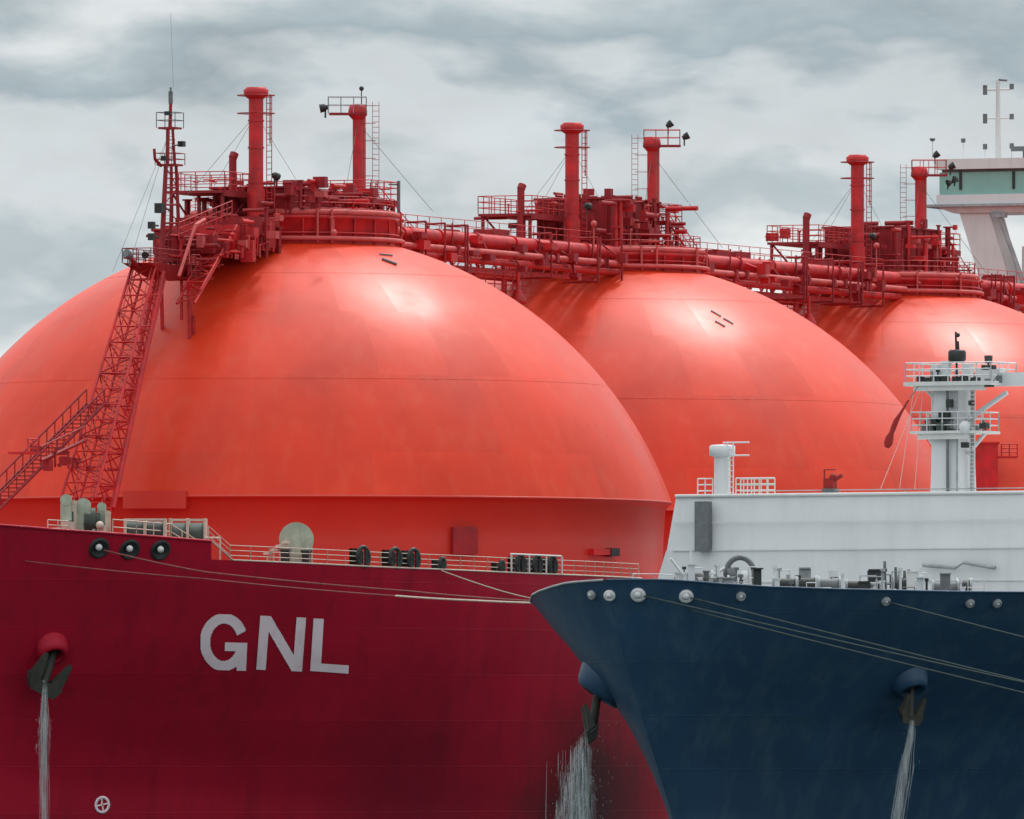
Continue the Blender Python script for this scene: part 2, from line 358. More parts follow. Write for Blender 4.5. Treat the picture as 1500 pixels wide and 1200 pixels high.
# ================================================================ SEA
mb = MB(); S_ = 30000; mb.add([(-S_, -S_ / 10, 0), (S_, -S_ / 10, 0), (S_, S_, 0), (-S_, S_, 0)], [(0, 1, 2, 3)])
tag(mb.build('sea', 'sea'), kind='structure')

# ================================================================ RED SHIP
TH = math.atan2(16.54, 38.6); SP = math.hypot(16.54, 38.6)
red = Ship((-11.5, 683), TH)                       # origin under the first dome
rs = empty('gas_carrier', red.O, red.rz)
tag(rs, 'red liquefied gas carrier with huge domed tanks and pink lettering on its bow', 'ship')
LF = 10.6
def rdeck(l):
    return interp(l, [(0, 21.3), (4, 20.85), (LF, 20.35), (LF + .001, 19.45), (20, 19.15), (30, 18.95), (45, 18.8), (300, 18.8)])
rW = smooth_tab([(0, 0), (.6, 2.2), (1.5, 3.7), (3, 5.6), (5, 7.7), (8, 10.2), (12, 12.9), (16, 15.2), (20, 17.1), (25, 19.1), (30, 20.5), (36, 21.6), (45, 22.0), (60, 22)], 600)
rk = smooth_tab([(0, 1), (2, .955), (5, .83), (8, .66), (10.5, .53), (12.5, .475), (16, .46), (24, .45)])
rrk = smooth_tab([(0, 0), (4, 1.8), (8, 3.4), (12, 4.4), (17, 4.8), (24, 4.8)])
rh = Hull(red, -47, rdeck, rW, rk, rrk, 275, blend=20, ref=lambda l: interp(l, [(0, 21.3), (4, 20.85), (10.6, 20.35), (20, 19.9), (40, 19.5), (300, 19.5)]))
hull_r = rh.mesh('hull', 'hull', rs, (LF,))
rh.deckmesh('deck', 'red', rs, lambda l: .75 if l < LF else .05)

# dark patches of shade painted into the red hull colour, low on the shoulder
def hull_shade(m, c, rad, col_, amt):
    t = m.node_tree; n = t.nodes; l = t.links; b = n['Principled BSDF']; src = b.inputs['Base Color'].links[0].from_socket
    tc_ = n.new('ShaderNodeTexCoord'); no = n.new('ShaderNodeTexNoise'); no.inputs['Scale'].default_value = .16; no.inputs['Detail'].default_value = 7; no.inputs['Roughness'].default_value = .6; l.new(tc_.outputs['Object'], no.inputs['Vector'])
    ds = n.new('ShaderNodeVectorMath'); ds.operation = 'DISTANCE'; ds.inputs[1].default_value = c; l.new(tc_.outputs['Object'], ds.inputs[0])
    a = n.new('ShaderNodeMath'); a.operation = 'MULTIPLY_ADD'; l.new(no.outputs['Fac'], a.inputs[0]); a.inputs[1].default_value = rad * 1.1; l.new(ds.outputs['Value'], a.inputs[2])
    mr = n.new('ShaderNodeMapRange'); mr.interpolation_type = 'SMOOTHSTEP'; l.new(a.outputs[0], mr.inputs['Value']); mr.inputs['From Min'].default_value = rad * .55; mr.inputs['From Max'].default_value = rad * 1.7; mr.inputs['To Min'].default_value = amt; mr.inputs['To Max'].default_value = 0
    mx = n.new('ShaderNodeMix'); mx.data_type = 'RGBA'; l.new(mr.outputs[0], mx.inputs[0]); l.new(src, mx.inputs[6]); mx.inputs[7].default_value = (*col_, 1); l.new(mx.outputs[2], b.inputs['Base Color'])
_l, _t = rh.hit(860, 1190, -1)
hull_shade(M['hull'], rh.pt(_l, _t, -1), 9.0, (.022, .012, .013), .9)
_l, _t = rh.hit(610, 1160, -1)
hull_shade(M['hull'], rh.pt(_l, _t, -1), 8.0, (.10, .003, .014), .6)
# tank covers
RD, ZC, ZR = 21.0, 16.1, 23.0
def cover_prof():
    p = [(.01, ZC + RD)]
    a0 = math.asin((ZR - ZC) / RD)
    for i in range(1, 49):
        a = math.pi / 2 - (math.pi / 2 - a0) * i / 48; p.append((RD * math.cos(a), ZC + RD * math.sin(a)))
    return p
RR = RD * math.cos(math.asin((ZR - ZC) / RD))
def tank(cx, first=False):
    mb = MB(); mb.lathe(cover_prof(), (0, 0, 0), 160)
    t = mb.build('tank_cover', 'dome', rs); t.location.x = cx; cx = 0
    mb = MB(); mb.lathe([(RR, ZR), (RR + .04, ZR - .03), (RR + .04, ZR - .10), (RR - .05, ZR - .14), (RR - .32, ZR - .45), (RR - .42, ZR - 2.2), (RR - .5, 18.6)], (cx, 0, 0), 160)
    mb.build('skirt', 'skirt', t)
    # weld seams of the plating: thin raised meridians and parallels
    mb = MB()
    for ang in (38, 62):
        r, z = (RD + .004) * math.cos(R(ang)), ZC + (RD + .004) * math.sin(R(ang)); mb.ring((cx, 0, z), r, .007, 120, 4)
    mb.build('weld_seam', 'dome', t)
    return t
tanks = [tank(SP * i) for i in range(4)]
# pale access hatches and marks on the first cover
def on_dome(px, py, i=0, off=0.0):
    """local point on dome i seen at a photo pixel"""
    best = None; lo, hi_ = -25, 0
    c = Vector((SP * i, 0, ZC))
    # ray
    d = Vector(((px - 750) / F, 1, (HOR - py) / F)).normalized(); o = Vector((0, 0, CAMZ)); cw = red.world(c)
    oc = o - cw; b_ = oc.dot(d); q = b_ * b_ - (oc.length_squared - (RD + off) ** 2)
    if q < 0: q = 0
    pw = o + d * (-b_ - math.sqrt(q)) - red.O
    return Vector((pw.dot(red.A), pw.dot(red.S), pw.z))
def skirt_pt(px, py, i=0, rr=RR - .4):
    d = Vector(((px - 750) / F, 1)); cw = red.world((SP * i, 0, 0)); oc = Vector((-cw.x, -cw.y)); a = d.dot(d); b_ = oc.dot(d); c_ = oc.dot(oc) - rr * rr
    t = (-b_ - math.sqrt(max(0, b_ * b_ - a * c_))) / a
    w_ = Vector((d.x * t, t, CAMZ + (HOR - py) * t / F)) - red.O
    return Vector((w_.dot(red.A), w_.dot(red.S), w_.z))
def curved_panel(px0, px1, py0, py1, rr, depth, i=0, name='skirt_box', m='skirt', parent=None):
    mb = MB(); n = 10; o_ = []; i_ = []
    for k in range(n + 1):
        px = px0 + (px1 - px0) * k / n
        for py in (py0, py1):
            p = skirt_pt(px, py, i, rr); c = Vector((SP * i, 0, p.z)); u = (p - c).normalized()
            o_.append(p); i_.append(p - u * depth)
    vs = o_ + i_; K = len(o_); fs = []
    for k in range(n):
        a = 2 * k; fs += [(a, a + 2, a + 3, a + 1), (K + a, K + a + 1, K + a + 3, K + a + 2), (a, K + a, K + a + 2, a + 2), (a + 1, a + 3, K + a + 3, K + a + 1)]
    fs += [(0, 1, K + 1, K), (2 * n, K + 2 * n, K + 2 * n + 1, 2 * n + 1)]
    mb.add(vs, fs); return mb.build(name, m, parent)
curved_panel(180, 272, 719, 745, RR + .25, .9, name='skirt_box', m='skirt', parent=tanks[0])
curved_panel(664, 700, 772, 812, RR - .1, .6, name='door_recess', m='dark', parent=tanks[0])['label'] = 'dark red door in the tank skirt'
curved_panel(870, 896, 804, 813, RR - .1, .6, name='vent_box', m='red', parent=tanks[0])
curved_panel(896, 908, 803, 815, RR - .05, .6, name='vent_opening', m='black', parent=tanks[0])
mb = MB(); a, b_ = on_dome(560, 379, 0, .06), on_dome(581, 387, 0, .06); mb.tube(a, b_, .07); mb.tube(on_dome(556, 372, 0, .05), on_dome(575, 374, 0, .05), .04)
mb.build('grab_rail', 'mgrey', tanks[0])
mb = MB()
for q in ((1042, 455), (1060, 466), (1048, 470)):
    a = on_dome(*q, 1, .03); b_ = on_dome(q[0] + 14, q[1] + 8, 1, .03); mb.tube(a, b_, .05)
mb.build('grab_rail', 'grey', tanks[1])
# plain dark red box standing by the third cover (right of the white mast)
p = on_dome(1440, 672, 2); fr = Vector((-math.cos(TH), -math.sin(TH), 0)); rt = Vector((math.sin(TH), -math.cos(TH), 0)); c = p + fr * 1.3
mb = MB(); mb.box((c.x, c.y, c.z - 2.2), (2.6, 1.5, 6.0), rz=math.atan2(fr.y, fr.x)); mb.box((c.x, c.y, c.z + .84), (2.8, 1.7, .1), rz=math.atan2(fr.y, fr.x))
e = c + rt * 1.0; mb.rail([e + Vector((0, 0, .1)), e + rt * .9 + Vector((0, 0, .1))], .7, .4, .03); g = e + rt * .3; mb.box((g.x, g.y, g.z + .05), (1.2, 1.2, .1), rz=math.atan2(fr.y, fr.x)); mb.build('cover_box', 'red', tanks[2])

for o in [x for x in bpy.data.objects if x.parent in tanks and x.name.split('.')[0] not in ('skirt', 'weld_seam')]: o.location.x = -SP * tanks.index(o.parent)
# ---- machinery on top of each tank (built in coordinates relative to the tank centre)
def rel(i, px, py, y=None, x=None):
    p = red.at(px, py, y=y, x=x if x is None else x + SP * i); return Vector((p.x - SP * i, p.y, p.z))
def clutter(parent, m, x0, x1, y0, y1, z0, z1, n, rng, thick=(.05, .16)):
    """pipes, valves and junction boxes, each an object of its own"""
    for _ in range(n):
        x, y, z = rng.uniform(x0, x1), rng.uniform(y0, y1), rng.uniform(z0, z1); t = rng.random(); r = rng.uniform(*thick); mb = MB()
        if t < .35:
            mb.tube((x, y, z0), (x, y, z), r, n=6); mb.tube((x, y, z - .02), (x, y, z + .06), r * 1.9, n=8); mb.build('valve', m, parent)
        elif t < .6: mb.tube((x, y, z), (x + rng.uniform(-2, 2), y, z), r, n=6); mb.build('pipe', m, parent)
        elif t < .8: mb.tube((x, y, z), (x, y + rng.uniform(-2, 2), z), r, n=6); mb.build('pipe', m, parent)
        else: mb.box((x, y, z), (rng.uniform(.2, .7), rng.uniform(.2, .7), rng.uniform(.2, .6))); mb.build('junction_box', m, parent)
def floodlight(parent, p, d, s=.28, m='black'):
    mb = MB(); d = Vector(d).normalized(); p = Vector(p); mb.tube(p, p + d * s * .9, s * .6, s * .72, n=10); mb.tube(p - d * s * .4, p, s * .35, s * .45, n=8)
    mb.tube(p, p - Vector((0, 0, s * 1.6)), s * .15, n=5); return mb.build('floodlight', m, parent)
def top_works(i, seed, P):
    """P: pixel layout for this tank"""
    rng = random.Random(seed); root = rs; old = set(bpy.data.objects)
    zt = P['ztrunk']
    mb = MB(); mb.lathe([(5.5, 35.9), (5.5, zt - .25), (5.62, zt - .2), (5.62, zt - .05), (5.5, zt), (.01, zt + .02)], n=64)
    for k in range(24):
        a = 2 * math.pi * k / 24; c, s_ = math.cos(a), math.sin(a); mb.tube((5.56 * c, 5.56 * s_, 36), (5.56 * c, 5.56 * s_, zt - .2), .05, n=4)
    mb.ring((0, 0, 36.9), 5.58, .06, 60)
    mb.build('trunk', 'red', root)
    # ring main pipe round the trunk and lamps
    mb = MB(); mb.ring((0, 0, zt + .12), 5.5, .16, 60, 8); mb.ring((0, 0, 36.6), 5.8, .12, 60, 8)
    for k in range(14):
        a = 2 * math.pi * rng.random(); mb.tube((5.75 * math.cos(a), 5.75 * math.sin(a), 36.4), (5.75 * math.cos(a), 5.75 * math.sin(a), zt + .3), .07, n=5)
    mb.build('pipe', 'pink', root)
    mb = MB(); p = rel(i, *P['lamp'], y=-5.6); mb.ball(p, .17); mb.tube((p.x, p.y, zt - .4), p, .04, n=5); mb.tube((p.x, p.y, zt - .3), (p.x * .9, p.y * .9, zt - .3), .04, n=5); mb.build('round_lamp', 'pink', root)
    for _ in range(5): mb = MB(); a = rng.uniform(math.pi, 2 * math.pi); mb.ball((5.8 * math.cos(a), 5.8 * math.sin(a) * 1, rng.uniform(37, zt)), .09); mb.build('round_lamp', 'pink', root)
    # deckhouse block
    x0, x1, zb = P['house']; mb = MB()
    mb.box(((x0 + x1) / 2, 0, (zt + zb) / 2), (x1 - x0, 4.4, zb - zt)); mb.box(((x0 + x1) / 2, 0, zb + .05), (x1 - x0 + .3, 4.7, .1))
    for k in range(7): mb.box((x0 + (x1 - x0) * k / 6, -2.24, (zt + zb) / 2), (.09, .09, zb - zt - .05))
    for k in range(5): mb.box((x0 - .04, -2.0 + k, (zt + zb) / 2), (.09, .09, zb - zt - .05))
    mb.build('deckhouse', 'dark', root)
    pw = empty('pipework', (0, 0, 0), 0, root)
    clutter(pw, 'red', x0 - .5, x1 + .3, -3.4, -2.4, zt + .3, zb + .4, 16, rng); clutter(pw, 'dark', x0 - .5, x1 + .3, -3.4, -2.4, zt + .3, zb + .4, 22, rng); clutter(pw, 'dark', x0, x1, -2, 2, zb + .1, zb + .5, 14, rng); clutter(pw, 'pink', x0 - .5, x1, -3.6, -2.4, zt + .1, zb, 8, rng, (.03, .08)); clutter(pw, 'dark', x0 - 1, x0 - .2, -3, 2, zt, zb, 10, rng)
    # upper platforms
    zp = P['zplat']
    for (a0, a1, b0, b1) in P['plats']:
        mb = MB(); mb.box(((a0 + a1) / 2, (b0 + b1) / 2, zp), (a1 - a0, b1 - b0, .14))
        mb.box(((a0 + a1) / 2, b0, zp - .1), (a1 - a0, .12, .3))
        for xx in (a0 + .2, a1 - .2):
            for yy in (b0 + .2, b1 - .2): mb.tube((xx, yy, 36), (xx, yy, zp), .1, n=6)
        mb.tube((a0 + .2, b0 + .2, 36.8), (a1 - .2, b0 + .2, zp), .06, n=5); mb.tube((a0 + .2, b1 - .2, zp), (a1 - .2, b1 - .2, 36.8), .06, n=5)
        pl = mb.build('platform', 'dark', root)
        mb = MB(); mb.rail([(a0, b0, zp + .08), (a1, b0, zp + .08), (a1, b1, zp + .08), (a0, b1, zp + .08), (a0, b0, zp + .08)], .95, .75, .024); mb.build('railing', 'red', pl)
        clutter(pl, 'red', a0, a1, b0, b1, zp + .1, zp + .8, 6, rng, (.03, .08)); clutter(pl, 'dark', a0, a1, b0, b1, zt, zp, 10, rng)
    mb = MB(); mb.rail([(5.4 * math.cos(a), 5.4 * math.sin(a), zt) for a in [k * math.pi / 12 for k in range(25)]], .95, 1.2, .022); mb.build('railing', 'red', root)
    # main vent stack
    x, y, _ = rel(i, P['stack'][0], 300, y=P['stack'][2]); ztop = rel(i, *P['stack'][:2], y=P['stack'][2]).z
    v = MB(); v.tube((x, y, 35.8), (x, y, ztop - .5), .38, n=16)
    v.tube((x, y, 35.9), (x, y, 39.1), .46, n=16)
    for zz in (39.4, 41.2, 42.6): v.tube((x, y, zz), (x, y, zz + .08), .43, n=16)
    vo = v.build('vent_stack', 'redb' if False else 'red', root)
    v = MB(); v.lathe([(.37, ztop - .62), (.62, ztop - .45), (.66, ztop - .15), (.52, ztop - .05), (.5, ztop), (.01, ztop)], (x, y, 0), 20, True); v.build('hood', 'red', vo)
    v = MB()
    for zz in (ztop - .42, ztop - 1.35):
        v = MB(); v.ring((x, y, zz), .98, .022, 24, 4)
        for a in range(4): v.tube((x, y, zz), (x + .98 * math.cos(a * 1.571), y + .98 * math.sin(a * 1.571), zz), .02, n=4)
        v.build('guard_ring', 'dark', vo)
    v = MB(); lx = x + .55
    for q in (-.2, .2): v.tube((lx + q * .4, y - .5 + q * .9, 38.5), (lx + q * .4, y - .5 + q * .9, ztop - .4), .025, n=4)
    for k in range(18): zz = 38.6 + (ztop - 39.1) * k / 17; v.tube((lx - .08, y - .68, zz), (lx + .08, y - .32, zz), .02, n=4)
    v.tube((x + .55, y - .55, ztop - 2.9), (x + .55, y - .55, ztop - .4), .035, n=4)
    v.build('ladder', 'red', vo)
    v = MB()
    for (dx, dy) in ((4.5, -1), (-3.8, 2.2), (2.5, 4)): v.tube((x, y, ztop - 1.4), (x + dx, y + dy, zt + .8), .013, n=4)
    v.build('stay_wire', 'mgrey', vo)
    # second vent stack with work platform
    x, y, zpl = rel(i, *P['mast'][:2], y=P['mast'][2]); sgn = P['mast'][3]
    v = MB(); v.tube((x, y, 36.6), (x, y, zpl), .27, n=14); v.lathe([(.27, zpl - .35), (.5, zpl - .1), (.5, zpl + .12), (.42, zpl + .45), (.01, zpl + .5)], (x, y, 0), 16)
    vo = v.build('vent_mast', 'red', root)
    v = MB(); v.tube((x + .42, y - .12, 37), (x + .42, y - .12, zpl - .1), .15, n=10); v.build('riser_pipe', 'pink', vo)
    v = MB(); ux, uy = math.sin(TH), -math.cos(TH)      # direction that runs across the picture
    cx_, cy_ = x + sgn * ux * .55, y + sgn * uy * .55
    v.box((cx_, cy_, zpl - .04), (2.1 if sgn > 0 else 1.9, 1.0, .1), rz=math.atan2(uy, ux)); v.build('platform', 'dark', vo)
    v = MB()
    def q_(a, b2): return (cx_ + ux * a - uy * b2, cy_ + uy * a + ux * b2, zpl)
    v.rail([q_(-1, -.5), q_(1, -.5), q_(1, .5), q_(-1, .5), q_(-1, -.5)], .85, .5, .02, 2); v.build('railing', 'grey' if i == 0 else 'pink', vo)
    if i == 0:
        floodlight(vo, Vector(q_(-1.15, 0)) + Vector((0, 0, .3)), (-ux, -uy, -.2), .34)
        v = MB(); e = q_(.75, 0); v.tube(e, Vector(e) + Vector((0, 0, 1.25)), .03, n=5); v.ball(Vector(e) + Vector((0, 0, 1.3)), .13); v.build('lamp', 'black', vo)
    else:
        floodlight(vo, Vector(q_(1.25, 0)) + Vector((0, 0, .45)), (ux, uy, .5), .3)
        v = MB(); e = q_(.35, 0); v.tube(e, Vector(e) + Vector((0, 0, .9)), .03, n=5); v.build('lamp_post', 'red', vo); floodlight(vo, Vector(e) + Vector((0, 0, 1.1)), (ux, uy, .8), .3)
        if i == 2: floodlight(vo, Vector(q_(1.1, 0)) + Vector((0, 0, -.4)), (ux, uy, -1), .3); floodlight(vo, Vector(q_(1.5, 0)) + Vector((0, 0, -.2)), (ux * .3, uy * .3, -1), .3)
    v = MB(); g = -sgn if i else 1; a = Vector((x + g * ux * .95, y + g * uy * .95, 37.6)); bt = zpl + .6
    for q in (-.17, .17): v.tube((a.x + q * ux, a.y + q * uy, 37.2), (a.x + q * ux, a.y + q * uy, bt), .015, n=4)
    for k in range(24): zz = 37.4 + (bt - 37.6) * k / 23; v.tube((a.x - .17 * ux, a.y - .17 * uy, zz), (a.x + .17 * ux, a.y + .17 * uy, zz), .014, n=4)
    for k in range(7): zz = 38.4 + (bt - 38.6) * k / 6; v.tube((a.x, a.y, zz), (x, y, zz), .018, n=4)
    v.build('ladder', 'dark', vo)
    v = MB()
    for (dx, dy) in ((4, 2), (-4.2, -1), (3, -3)): v.tube((x, y, zpl - .5), (x + dx, y + dy, zt + .6), .013, n=4)
    v.build('stay_wire', 'mgrey', vo)
    # short pipe
    x, y, zs = rel(i, *P['short'][:2], y=P['short'][2])
    v = MB(); v.tube((x, y, 36.8), (x, y, zs - .12), .2, n=12); v.tube((x, y, zs - .2), (x + .12, y - .05, zs + .05), .23, n=12); v.tube((x, y, 36.8), (x, y, 38.6), .26, n=12); v.build('vent_pipe', 'dark', root)
    # floodlight on the roof of the deckhouse
    p = rel(i, *P['flood'], y=-2); fo = floodlight(root, p, (.9, -.3, -.3), .3); v = MB(); v.tube(p, (p.x, p.y, 38), .04, n=5); v.build('lamp_post', 'dark', fo)
    # sloping stairs aft
    v = MB(); a = Vector((P['stair'][0], -1.6, zp)); b2 = Vector((P['stair'][1], -1.6, 36.6))
    for yy in (-.45, .45): v.tube(a + Vector((0, yy, 0)), b2 + Vector((0, yy, 0)), .07, n=5); v.tube(a + Vector((0, yy, 1)), b2 + Vector((0, yy, 1)), .035, n=4); v.tube(a + Vector((0, yy, .5)), b2 + Vector((0, yy, .5)), .03, n=4)
    for k in range(16):
        p = a.lerp(b2, k / 15); v.box(p, (.28, .9, .05))
        if k % 3 == 0:
            for yy in (-.45, .45): v.tube(p + Vector((0, yy, 0)), p + Vector((0, yy, 1)), .03, n=4)
    v.build('stair', 'red', root)
    for o in set(bpy.data.objects) - old:
        if o.parent == rs: o.location.x += SP * i
P0 = dict(ztrunk=37.85, lamp=(489, 341), house=(-5.2, 5.0, 39.2), zplat=38.9, plats=[(-9.2, -5.4, -.3, 3.0), (3.0, 6.4, -3.2, 3.0)],
          stack=(375, 128, -1.0), mast=(524, 166, -1.5, -1), short=(341, 226, .5), flood=(402, 257), stair=(6.2, 11.5))
P1 = dict(ztrunk=37.4, lamp=(870, 328), house=(-4.2, 2.6, 40.3), zplat=39.25, plats=[(-10.5, -4.4, -.2, 3.0), (2.7, 4.6, -2.8, 2.6)],
          stack=(838, 180, -1.0), mast=(955, 213, -1.0, 1), short=(763, 272, .5), flood=(859, 301), stair=(4.6, 9.6))
P2 = dict(ztrunk=37.4, lamp=(1284, 360), house=(-3.6, 3.2, 40.3), zplat=39.2, plats=[(-10.5, -4.2, -.2, 3.0), (3.2, 5.2, -2.8, 2.6)],
          stack=(1256, 227, -1.0), mast=(1347, 256, -1.0, 1), short=(1181, 315, .5), flood=(1276, 345), stair=(4.8, 9.8))
top_works(0, 3, P0); top_works(1, 5, P1); top_works(2, 9, P2)

# ---- pipe bridges between the tank tops
def bridge(xa, xb, seed):
    rng = random.Random(seed); root = empty('pipe_bridge', (0, 0, 0), 0, rs); z = 37.15
    mb = MB()
    for yy in (-2.3, 2.3):
        mb.box(((xa + xb) / 2, yy, z), (xb - xa, .16, .42)); mb.box(((xa + xb) / 2, yy, z - 1.35), (xb - xa, .14, .22))
        n = int((xb - xa) / 1.7)
        for k in range(n):
            x = xa + (xb - xa) * k / n; x2 = xa + (xb - xa) * (k + 1) / n
            mb.tube((x, yy, z - .2), (x2, yy, z - 1.3) if k % 2 else (x, yy, z - 1.3), .06, n=4)
            mb.tube((x, yy, z - 1.3), (x2, yy, z - .2), .05, n=4)
    for k in range(int((xb - xa) / 1.2)): mb.box((xa + 1.2 * k, 0, z - .3), (.14, 4.5, .16))
    mb.build('girder', 'red', root)
    mb = MB(); mb.tube((xa, -2.9, z + .15), (xb, -2.9, z + .15), .34, n=16)
    for k in range(int((xb - xa) / 5)): mb.tube((xa + 5 * k + 2, -2.9, z + .15), (xa + 5 * k + 2.12, -2.9, z + .15), .42, n=16)
    mb.build('main_pipe', 'red', root)
    for yy, zz, r in ((-3.5, z - .5, .16), (-3.1, z - .95, .2), (-1.8, z + .5, .12), (-1.2, z + .4, .18), (1.5, z + .35, .22)): mb = MB(); mb.tube((xa, yy, zz), (xb, yy, zz), r, n=10); mb.build('pipe', 'red' if yy != -3.5 else 'pink', root)
    for k in range(8): mb = MB(); x = rng.uniform(xa, xb); mb.box((x, -3.5, z - .5), (.3, .5, .5)); mb.tube((x, -3.3, z - .6), (x, -3.3, z + .9), .05, n=5); mb.build('valve', 'dark', root)
    for yy in (-2.1, 2.1): mb = MB(); mb.rail([(xa, yy, z + .25), (xb, yy, z + .25)], 1.0, 1.5, .02); mb.build('railing', 'red', root)
    clutter(root, 'dark', xa + 1, xb - 1, -2, 2, z + .2, z + 1.0, 14, rng, (.04, .12))
    for k in range(3): mb = MB(); x = rng.uniform(xa + 3, xb - 3); mb.box((x, -.5, z + .7), (2.2, 1.2, .6)); mb.build('equipment_box', 'dark', root)
    for k in range(16):
        x = rng.uniform(xa, xb); zz = rng.uniform(z - 1.5, z + .3); mb = MB(); mb.box((x, -3.9 + rng.uniform(0, .5), zz), (rng.uniform(.2, .9), .5, rng.uniform(.2, .6))); mb.tube((x, -3.7, zz), (x + rng.uniform(-1.5, 1.5), -3.0, z + rng.uniform(-.2, .6)), rng.uniform(.04, .09), n=5); mb.build('junction_box', ('dark', 'red', 'dark')[k % 3], root)
    for k in range(7):
        x = rng.uniform(xa + 1, xb - 1); mb = MB(); mb.tube((x, -3.8, z - 1.6), (x, -3.8, z + .8), .06, n=5); mb.tube((x, -3.8, z + .8), (x + .7, -2.4, z + .8), .06, n=5); mb.tube((x, -3.8, z - 1.6), (x + .5, -1.5, z - 1.6), .06, n=5); mb.build('pipe_hanger', 'dark', root)
    # trestle in the hollow between the domes
    xm = (xa + xb) / 2; mb = MB()
    for dx in (-2, 2):
        for yy in (-2.2, 2.2): mb.tube((xm + dx, yy, 27), (xm + dx, yy, z - 1.3), .16, n=6)
        mb.tube((xm + dx, -2.2, 31), (xm + dx, 2.2, z - 1.4), .08, n=5)
    mb.box((xm, 0, z - 1.5), (10, 5, .14)); mb.rail([(xm - 5, -2.5, z - 1.4), (xm + 5, -2.5, z - 1.4)], -1.0, 1.2, .03)
    mb.tube((xm + 2, -3, z - 2.6), (xm + 2, -3, z - 1.3), .1, n=6)
    mb.lathe([(.18, z - 2.3), (.42, z - 2.8), (.5, z - 3.1), (.01, z - 3.15)], (xm + 2, -3, 0), 12)
    mb.build('trestle', 'red', root)
    return root
for i in range(3): bridge(SP * i + 5.3, SP * (i + 1) - 5.3, 20 + i)
# lamp post, cross-shaped bracket on the first bridge
mb = MB(); p = red.at(584, 265, y=-1); mb.tube((p.x, p.y, 37), p, .09, n=6); mb.tube((p.x, p.y, p.z - .2), (p.x - .6, p.y + .3, p.z - .2), .05, n=5)
mb.build('lamp_post', 'mgrey', rs)
mb = MB(); p = red.at(556, 292, y=-1.5); mb.tube((p.x, p.y, 37), p, .05, n=5); mb.box((p.x, p.y, p.z - .3), (.9, .5, .14), rz=-1.2); mb.ball((p.x, p.y, p.z - .3), .22); q = red.at(565, 313, y=-2); mb.tube((q.x, q.y, 37), q, .04, n=5); mb.ball(q, .18)
mb.build('vent_valve', 'mgrey', rs)

# ---- works forward of tank 1: stair tower, mast platform, foremast
A = lambda px, py, y=0.0: red.at(px, py, y=y)
fw = empty('stair_tower', (0, 0, 0), 0, rs)
mb = MB(); a = A(124, 745); b_ = A(218, 398); ux = Vector((0, 1, 0)); dv = (b_ - a).normalized(); vv = ux.cross(dv).normalized()
mb.lattice(a, b_, 1.9, 1.3, ux, vv, 15, .08, .04)
mb.build('truss', 'red', fw)
mb = MB(); a2 = A(165, 745, -1); b2 = A(238, 398, -.6)
mb.tube(a2, b2, .16, n=8); mb.tube(A(150, 745, 1.6), A(230, 398, 1.2), .13, n=8)
for k in range(13): mb.tube((a + Vector((0, -.7, 0))).lerp(b_ + Vector((0, -.6, 0)), k / 12), a2.lerp(b2, k / 12), .05, n=4)
mb.build('leg', 'red', fw)
mb = MB()
for k in range(34):
    p = a.lerp(b_, k / 45); mb.box(p, (.25, .7, .04))
for s_ in (-.5, .5):
    o_ = Vector((-.35, s_, .8)); mb.tube(a + o_, b_ + o_, .035, n=4); o2 = Vector((-.2, s_, .4)); mb.tube(a + o2, b_ + o2, .03, n=4)
mb.build('stair', 'pink', fw)
# lower stair going left
mb = MB(); c = A(140, 592, 0); d = A(-30, 762, 3.0)
for s_ in (-.5, .5):
    o_ = Vector((0, s_, 0)); mb.tube(c + o_, d + o_, .09, n=5); mb.tube(c + o_ + Vector((0, 0, .75)), d + o_ + Vector((0, 0, .75)), .06, n=4)
for k in range(30):
    p = c.lerp(d, k / 29); mb.box(p, (.3, 1, .05))
    if k % 2 == 0:
        for s_ in (-.5, .5): mb.tube(p + Vector((0, s_, 0)), p + Vector((0, s_, .75)), .035, n=4)
mb.build('stair', 'dark', fw)
mb = MB(); e = A(60, 675, -.2); f = A(125, 645, -.2)
mb.tube(e, f, .1, n=6); mb.tube(e + Vector((0, 0, .7)), f + Vector((0, 0, .7)), .04, n=5)
for k in range(9): q = e.lerp(f, k / 8); mb.tube(q, q + Vector((0, 0, .7)), .03, n=4)
clutter(fw, 'dark', min(e.x, f.x), max(e.x, f.x), -.8, .6, e.z - .3, e.z + .7, 16, random.Random(4), (.03, .08))
mb.build('landing', 'dark', fw)
mb = MB(); g = A(35, 655, 0); mb.box((g.x, g.y, g.z - .3), (1.2, 1.2, .1)); mb.rail([(g.x - .6, g.y - .5, g.z - .3), (g.x + .6, g.y - .5, g.z - .3)], .7, .5, .03)
mb.build('landing', 'red', fw)
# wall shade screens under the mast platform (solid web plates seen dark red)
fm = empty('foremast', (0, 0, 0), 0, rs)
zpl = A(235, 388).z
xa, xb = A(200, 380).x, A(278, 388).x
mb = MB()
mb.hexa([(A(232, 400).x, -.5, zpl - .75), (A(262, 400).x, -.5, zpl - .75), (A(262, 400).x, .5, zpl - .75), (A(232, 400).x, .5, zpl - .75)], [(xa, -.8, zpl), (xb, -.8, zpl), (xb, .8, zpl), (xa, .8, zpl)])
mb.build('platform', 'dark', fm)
mb = MB(); mb.rail([(xa, -.8, zpl), (xb, -.8, zpl), (xb, .8, zpl), (xa, .8, zpl), (xa, -.8, zpl)], .75, .6, .025); mb.build('railing', 'dark', fm)
floodlight(fm, A(190, 374, 0), (-.8, .3, .3), .34, 'mgrey'); floodlight(fm, A(213, 372, -.8), (-.8, -.3, -.3), .26)
mb = MB(); mb.tube(A(190, 378, 0), A(204, 392, 0), .12, n=6); mb.build('bracket', 'dark', fm)
